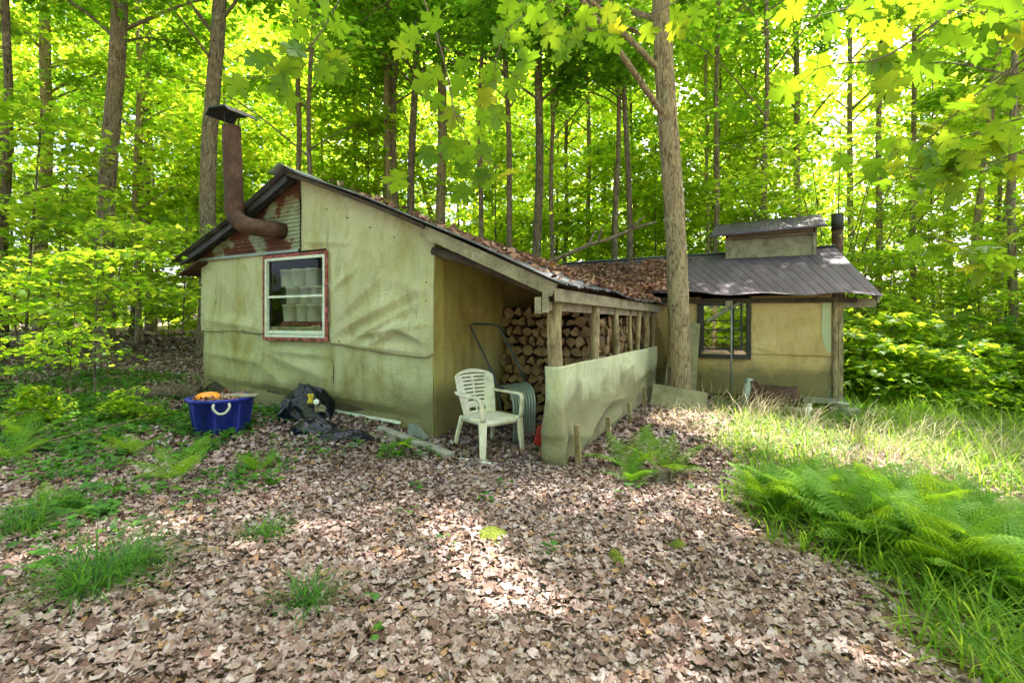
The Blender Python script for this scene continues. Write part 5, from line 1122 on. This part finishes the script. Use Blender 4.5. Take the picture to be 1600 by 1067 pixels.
# grass tufts in the leaf litter
for (px, py, s, lab) in [(415, 840, .22, 'small upright grass tuft in the leaves left of centre'), (478, 948, .24, 'grass tuft nearest the bottom of the leaf litter'), (140, 920, .40, 'widest loose grass clump at lower left'), (110, 795, .26, 'grass tuft above the loose clump at lower left'), (40, 830, .3, 'grass tuft at the left edge'), (210, 890, .3, 'grass clump beside the widest loose clump')]:
    Y = (H) * F / (py - CY); x = (px - CX) * Y / F; Y = (H - G(x, Y)) * F / (py - CY); x = (px - CX) * Y / F; n = int(160 * s / .25)
    q = r.normal(0, s * .16, (n, 2)); pp = np.stack([q[:, 0], q[:, 1], np.zeros(n)], 1); o = blades('grass_tuft', pp, r.uniform(.6, 1.3, n) * s, .006, .6, 1.5, r, 'herb'); o.location = (x, Y, G(x, Y)); tag(o, lab, 'grass tuft', 'grass tufts in the leaf litter')
# low green seedlings on the left and scattered
def herbs(p, ls, name, label, T=STAR):
    n = len(p); P2 = np.repeat(p, 5, 0); m = len(P2); P2 = P2 + r.normal(0, .035, (m, 3)) * [1, 1, .25]; P2[:, 2] += .04 + r.uniform(0, .07, m)
    me = rep_mesh(name, T[0], T[1], P2, rots(tilt(r, m, .3), r.uniform(0, 6.28, m)), r.uniform(.5, 1.2, m) * ls, r.normal(0, .25, (m, 3))); return tag(link(name, me, M['herb']), label, 'seedlings', kind='stuff')
def hf(x, y): return (r.uniform(0, 1, len(x)) < np.clip(-.12 - .22 * (x + 1.2), .02, 1) * (.35 + .65 * (np.sin(x * 2.3 + 1) * np.cos(y * 1.9) > -.1))) & ~on_grass(x, y)
herbs(gpos(12000, 2.0, 9, -9, 1.6, hf), .05, 'ground_seedlings', 'low green seedlings spread through the leaf litter on the left')
herbs(gpos(1000, 4.6, 6.9, -6.8, -2.9, lambda x, y: np.sin(x * 3.1) * np.cos(y * 2.7 + x) > -.25), .08, 'maple_seedlings', 'broad leaved seedlings crowding around the blue tub')
herbs(gpos(1500, 4.5, 12, 2.4, 9, lambda x, y: on_grass(x + .5, y)), .05, 'meadow_herbs', 'small green herbs mixed into the grass on the right')
herbs(gpos(330, 2.9, 4.7, -4.8, -1.9, lambda x, y: np.sin(x * 4.1 + 1) * np.cos(y * 3.7) > .1), .06, 'leafy_seedlings', 'patches of broad leaved seedlings around the single arching fern')
herbs(gpos(60, 4.7, 5.4, -2.6, -.8), .045, 'board_seedlings', 'few small seedlings by the loose boards')
o = tag(empty('broadleaf_seedling', (-1.12, 4.85, G(-1.12, 4.85))), 'bright green broad leaved seedling in front of the loose boards', 'seedling')
q = r.normal(0, .09, (22, 3)) * [1, .7, .5] + [0, 0, .12]; me = rep_mesh('leaves', KITE[0], KITE[1], q, rots(tilt(r, 22, .5), r.uniform(0, 6.28, 22)), r.uniform(.07, .12, 22)); link('leaves', me, M['leaf'], o); mb = MB()
for a in q: mb.tube([(0, 0, 0), tuple(a)], .002, 4)
mb.build('stem', M['herb'], o)
# moss
def moss(name, x, y, rx, ry, label):
    mb = MB(); g = lambda a, b: (a * rx, b * ry, (G(x + a * rx, y + b * ry) - G(x, y)) + .045 * max(0, 1 - (a * a + b * b)) + .006 * sin(a * 21) * cos(b * 19) - .01)
    mb.grid(lambda a, b: g(b * cos(a) * (1 + .2 * sin(a * 3)), b * sin(a) * (1 + .2 * cos(a * 5))), lin(0, 2 * pi, 40), lin(0, 1, 10)); o = mb.build(name, M['moss']); o.location = (x, y, G(x, y) + .02); tag(o, label, 'moss', kind='stuff')
moss('moss_patch', -.13, 3.24, .12, .15, 'round bright green moss patch beside the sunlit leaves')
moss('moss_cushion', .62, 2.95, .05, .14, 'thin streak of moss right of the round patch')
moss('moss_clump', 1.05, 3.15, .06, .05, 'small moss tuft near the fern bank')

# ferns
def fern_mesh(seed, nf=9, L=.55):
    r = np.random.default_rng(seed); V = []; Fc = []
    for f in range(nf):
        az = 2 * pi * f / nf + r.uniform(-.4, .4); Lf = L * r.uniform(.75, 1.15); el = r.uniform(.8, 1.35); droop_ = r.uniform(.7, 1.5)
        d = np.array([cos(az), sin(az)]); side = np.array([-sin(az), cos(az), 0])
        npn = 20; twist = r.uniform(-.35, .35)
        ts = np.linspace(0, 1, npn + 1); rad = []; hh = []; x = z = 0; ang = el
        for t in ts: rad.append(x); hh.append(z); ang = el - droop_ * t ** 1.3; x += cos(ang) * Lf / npn; z += sin(ang) * Lf / npn
        C = np.array([[d[0] * a, d[1] * a, b] for a, b in zip(rad, hh)])
        def tri(*p):
            m = len(V); V.extend(p); Fc.append(tuple(range(m, m + len(p))))
        for i in range(npn):                                      # rachis
            w = .003 * (1 - i / npn) + .001; tri(C[i] - side * w, C[i] + side * w, C[i + 1] + side * w, C[i + 1] - side * w)
        for i in range(4, npn):
            t = i / npn; pl = Lf * .27 * math.sin(pi * min(1, (t - .08) * 1.05) ** .65) * (1 - .15 * t); 
            if pl < .01: continue
            tan = C[min(i + 1, npn)] - C[i]; tan = tan / (np.linalg.norm(tan) + 1e-9); up = np.cross(tan, side)
            for s in (-1, 1):
                e = side * s * cos(twist * s) + tan * .35 + up * (-.18 + .3 * sin(twist)) * 1; e /= np.linalg.norm(e); nt_ = 5
                tdir = tan
                for j in range(nt_):                               # leaflets of the pinna
                    b = C[i] + e * pl * j / nt_; wv = Lf / npn * .80 * (1 - j / nt_) ** .6; dn = np.array([0, 0, -.06 * pl * (j / nt_) ** 2])
                    c2 = C[i] + e * pl * (j + .95) / nt_ + np.array([0, 0, -.06 * pl * ((j + 1) / nt_) ** 2]); m_ = (b + dn + c2) / 2 + e * pl * .03
                    tri(b + dn, m_ + tdir * wv * .8, c2, m_ - tdir * wv * .8)
    me = bpy.data.meshes.new('fern_fronds'); me.from_pydata([tuple(v) for v in V], [], Fc); me.update(); me.materials.append(M['fern']); return me
ferns = [fern_mesh(500 + i, 6 + i % 2, .56 + .06 * (i % 3)) for i in range(5)]
fern0 = set()
rf_ = random.Random(6)
def fern(x, y, s, label, group=None):
    o = link('fern', ferns[rf_.randrange(5)], None); place(o, (x, y, G(x, y) - .01), rf_.uniform(0, 6.28), s); o.rotation_euler = (rf_.uniform(-.12, .12), rf_.uniform(-.12, .12), rf_.uniform(0, 6.28)); return tag(o, label, 'fern', group)
FB = 'lacy green fern in the dense bank on the right'; FG = 'ferns of the bank between leaf litter and grass'
k = 0
while k < 60:
    t = rf_.uniform(0, 1); cx_ = 1.78 + t * .9; cy__ = 3.85 - t * 1.5; q = abs(rf_.gauss(0, .42)); x = cx_ + q * .8; y = cy__ + q * .6
    if math.hypot(x, y) < 2.75 or y > 4.7: continue
    fern(x, y, rf_.uniform(.55, 1.0), ('lacy fern at the bank end by the straw grass' if cy__ > 3.5 else 'lacy fern in the middle of the bank' if cy__ > 2.95 else 'lacy fern at the lower right end of the bank') + (', on its leaf litter side' if q < .22 else ', on its grass side' if q > .55 else ', deep among other ferns'), FG); k += 1
for k in range(22): 
    x = rf_.uniform(3.0, 4.6); y = rf_.uniform(2.6, 4.4)
    if math.hypot(x, y) > 3.3: fern(x, y, rf_.uniform(.5, .85), 'lacy fern behind the bank in the right hand grass', FG)
for k in range(30): put(PS, k % 3, 6.3 + k * .24 + rt.uniform(-.3, .3), 10.6 - k * .09 + rt.uniform(-1.7, .6), rt.uniform(.35, 1.2), 'low bushy maple seedling in the thick brush beyond the grass')
for (x, y, s) in [(6.3, 8.6, .5), (6.7, 8.1, .5), (6.0, 9.2, .55), (5.8, 8.2, .45), (7.2, 8.8, .5), (6.6, 9.0, .55), (7.6, 8.4, .5)]: fern(x, y, s, 'fern growing beyond the corner post of the tan cabin', 'ferns behind the white bucket')
for (x, y, s, l) in [(1.15, 4.75, .85, 'fern in front of the felt screen, left of the rotten stump'), (1.45, 4.72, .8, 'fern behind the rotten stump'), (1.05, 4.35, .6, 'smallest fern below the felt screen')]: fern(x, y, s, l, 'ferns by the felt screen')
for (x, y, s, l) in [(-2.68, 4.0, .8, 'single fern with long arching fronds in the left leaf litter'), (-3.6, 4.7, .6, 'fern between the seedlings below the blue tub'), (-4.4, 4.4, .6, 'fern at the left in front of the seedlings'), (-2.2, 4.3, .45, 'small fern right of the single arching fern'), (-4.9, 5.0, .7, 'leftmost fern beside the sapling stems'), (-3.1, 3.3, .4, 'small fern beside the loose grass clump')]: fern(x, y, s, l, 'ferns in the left leaf litter')
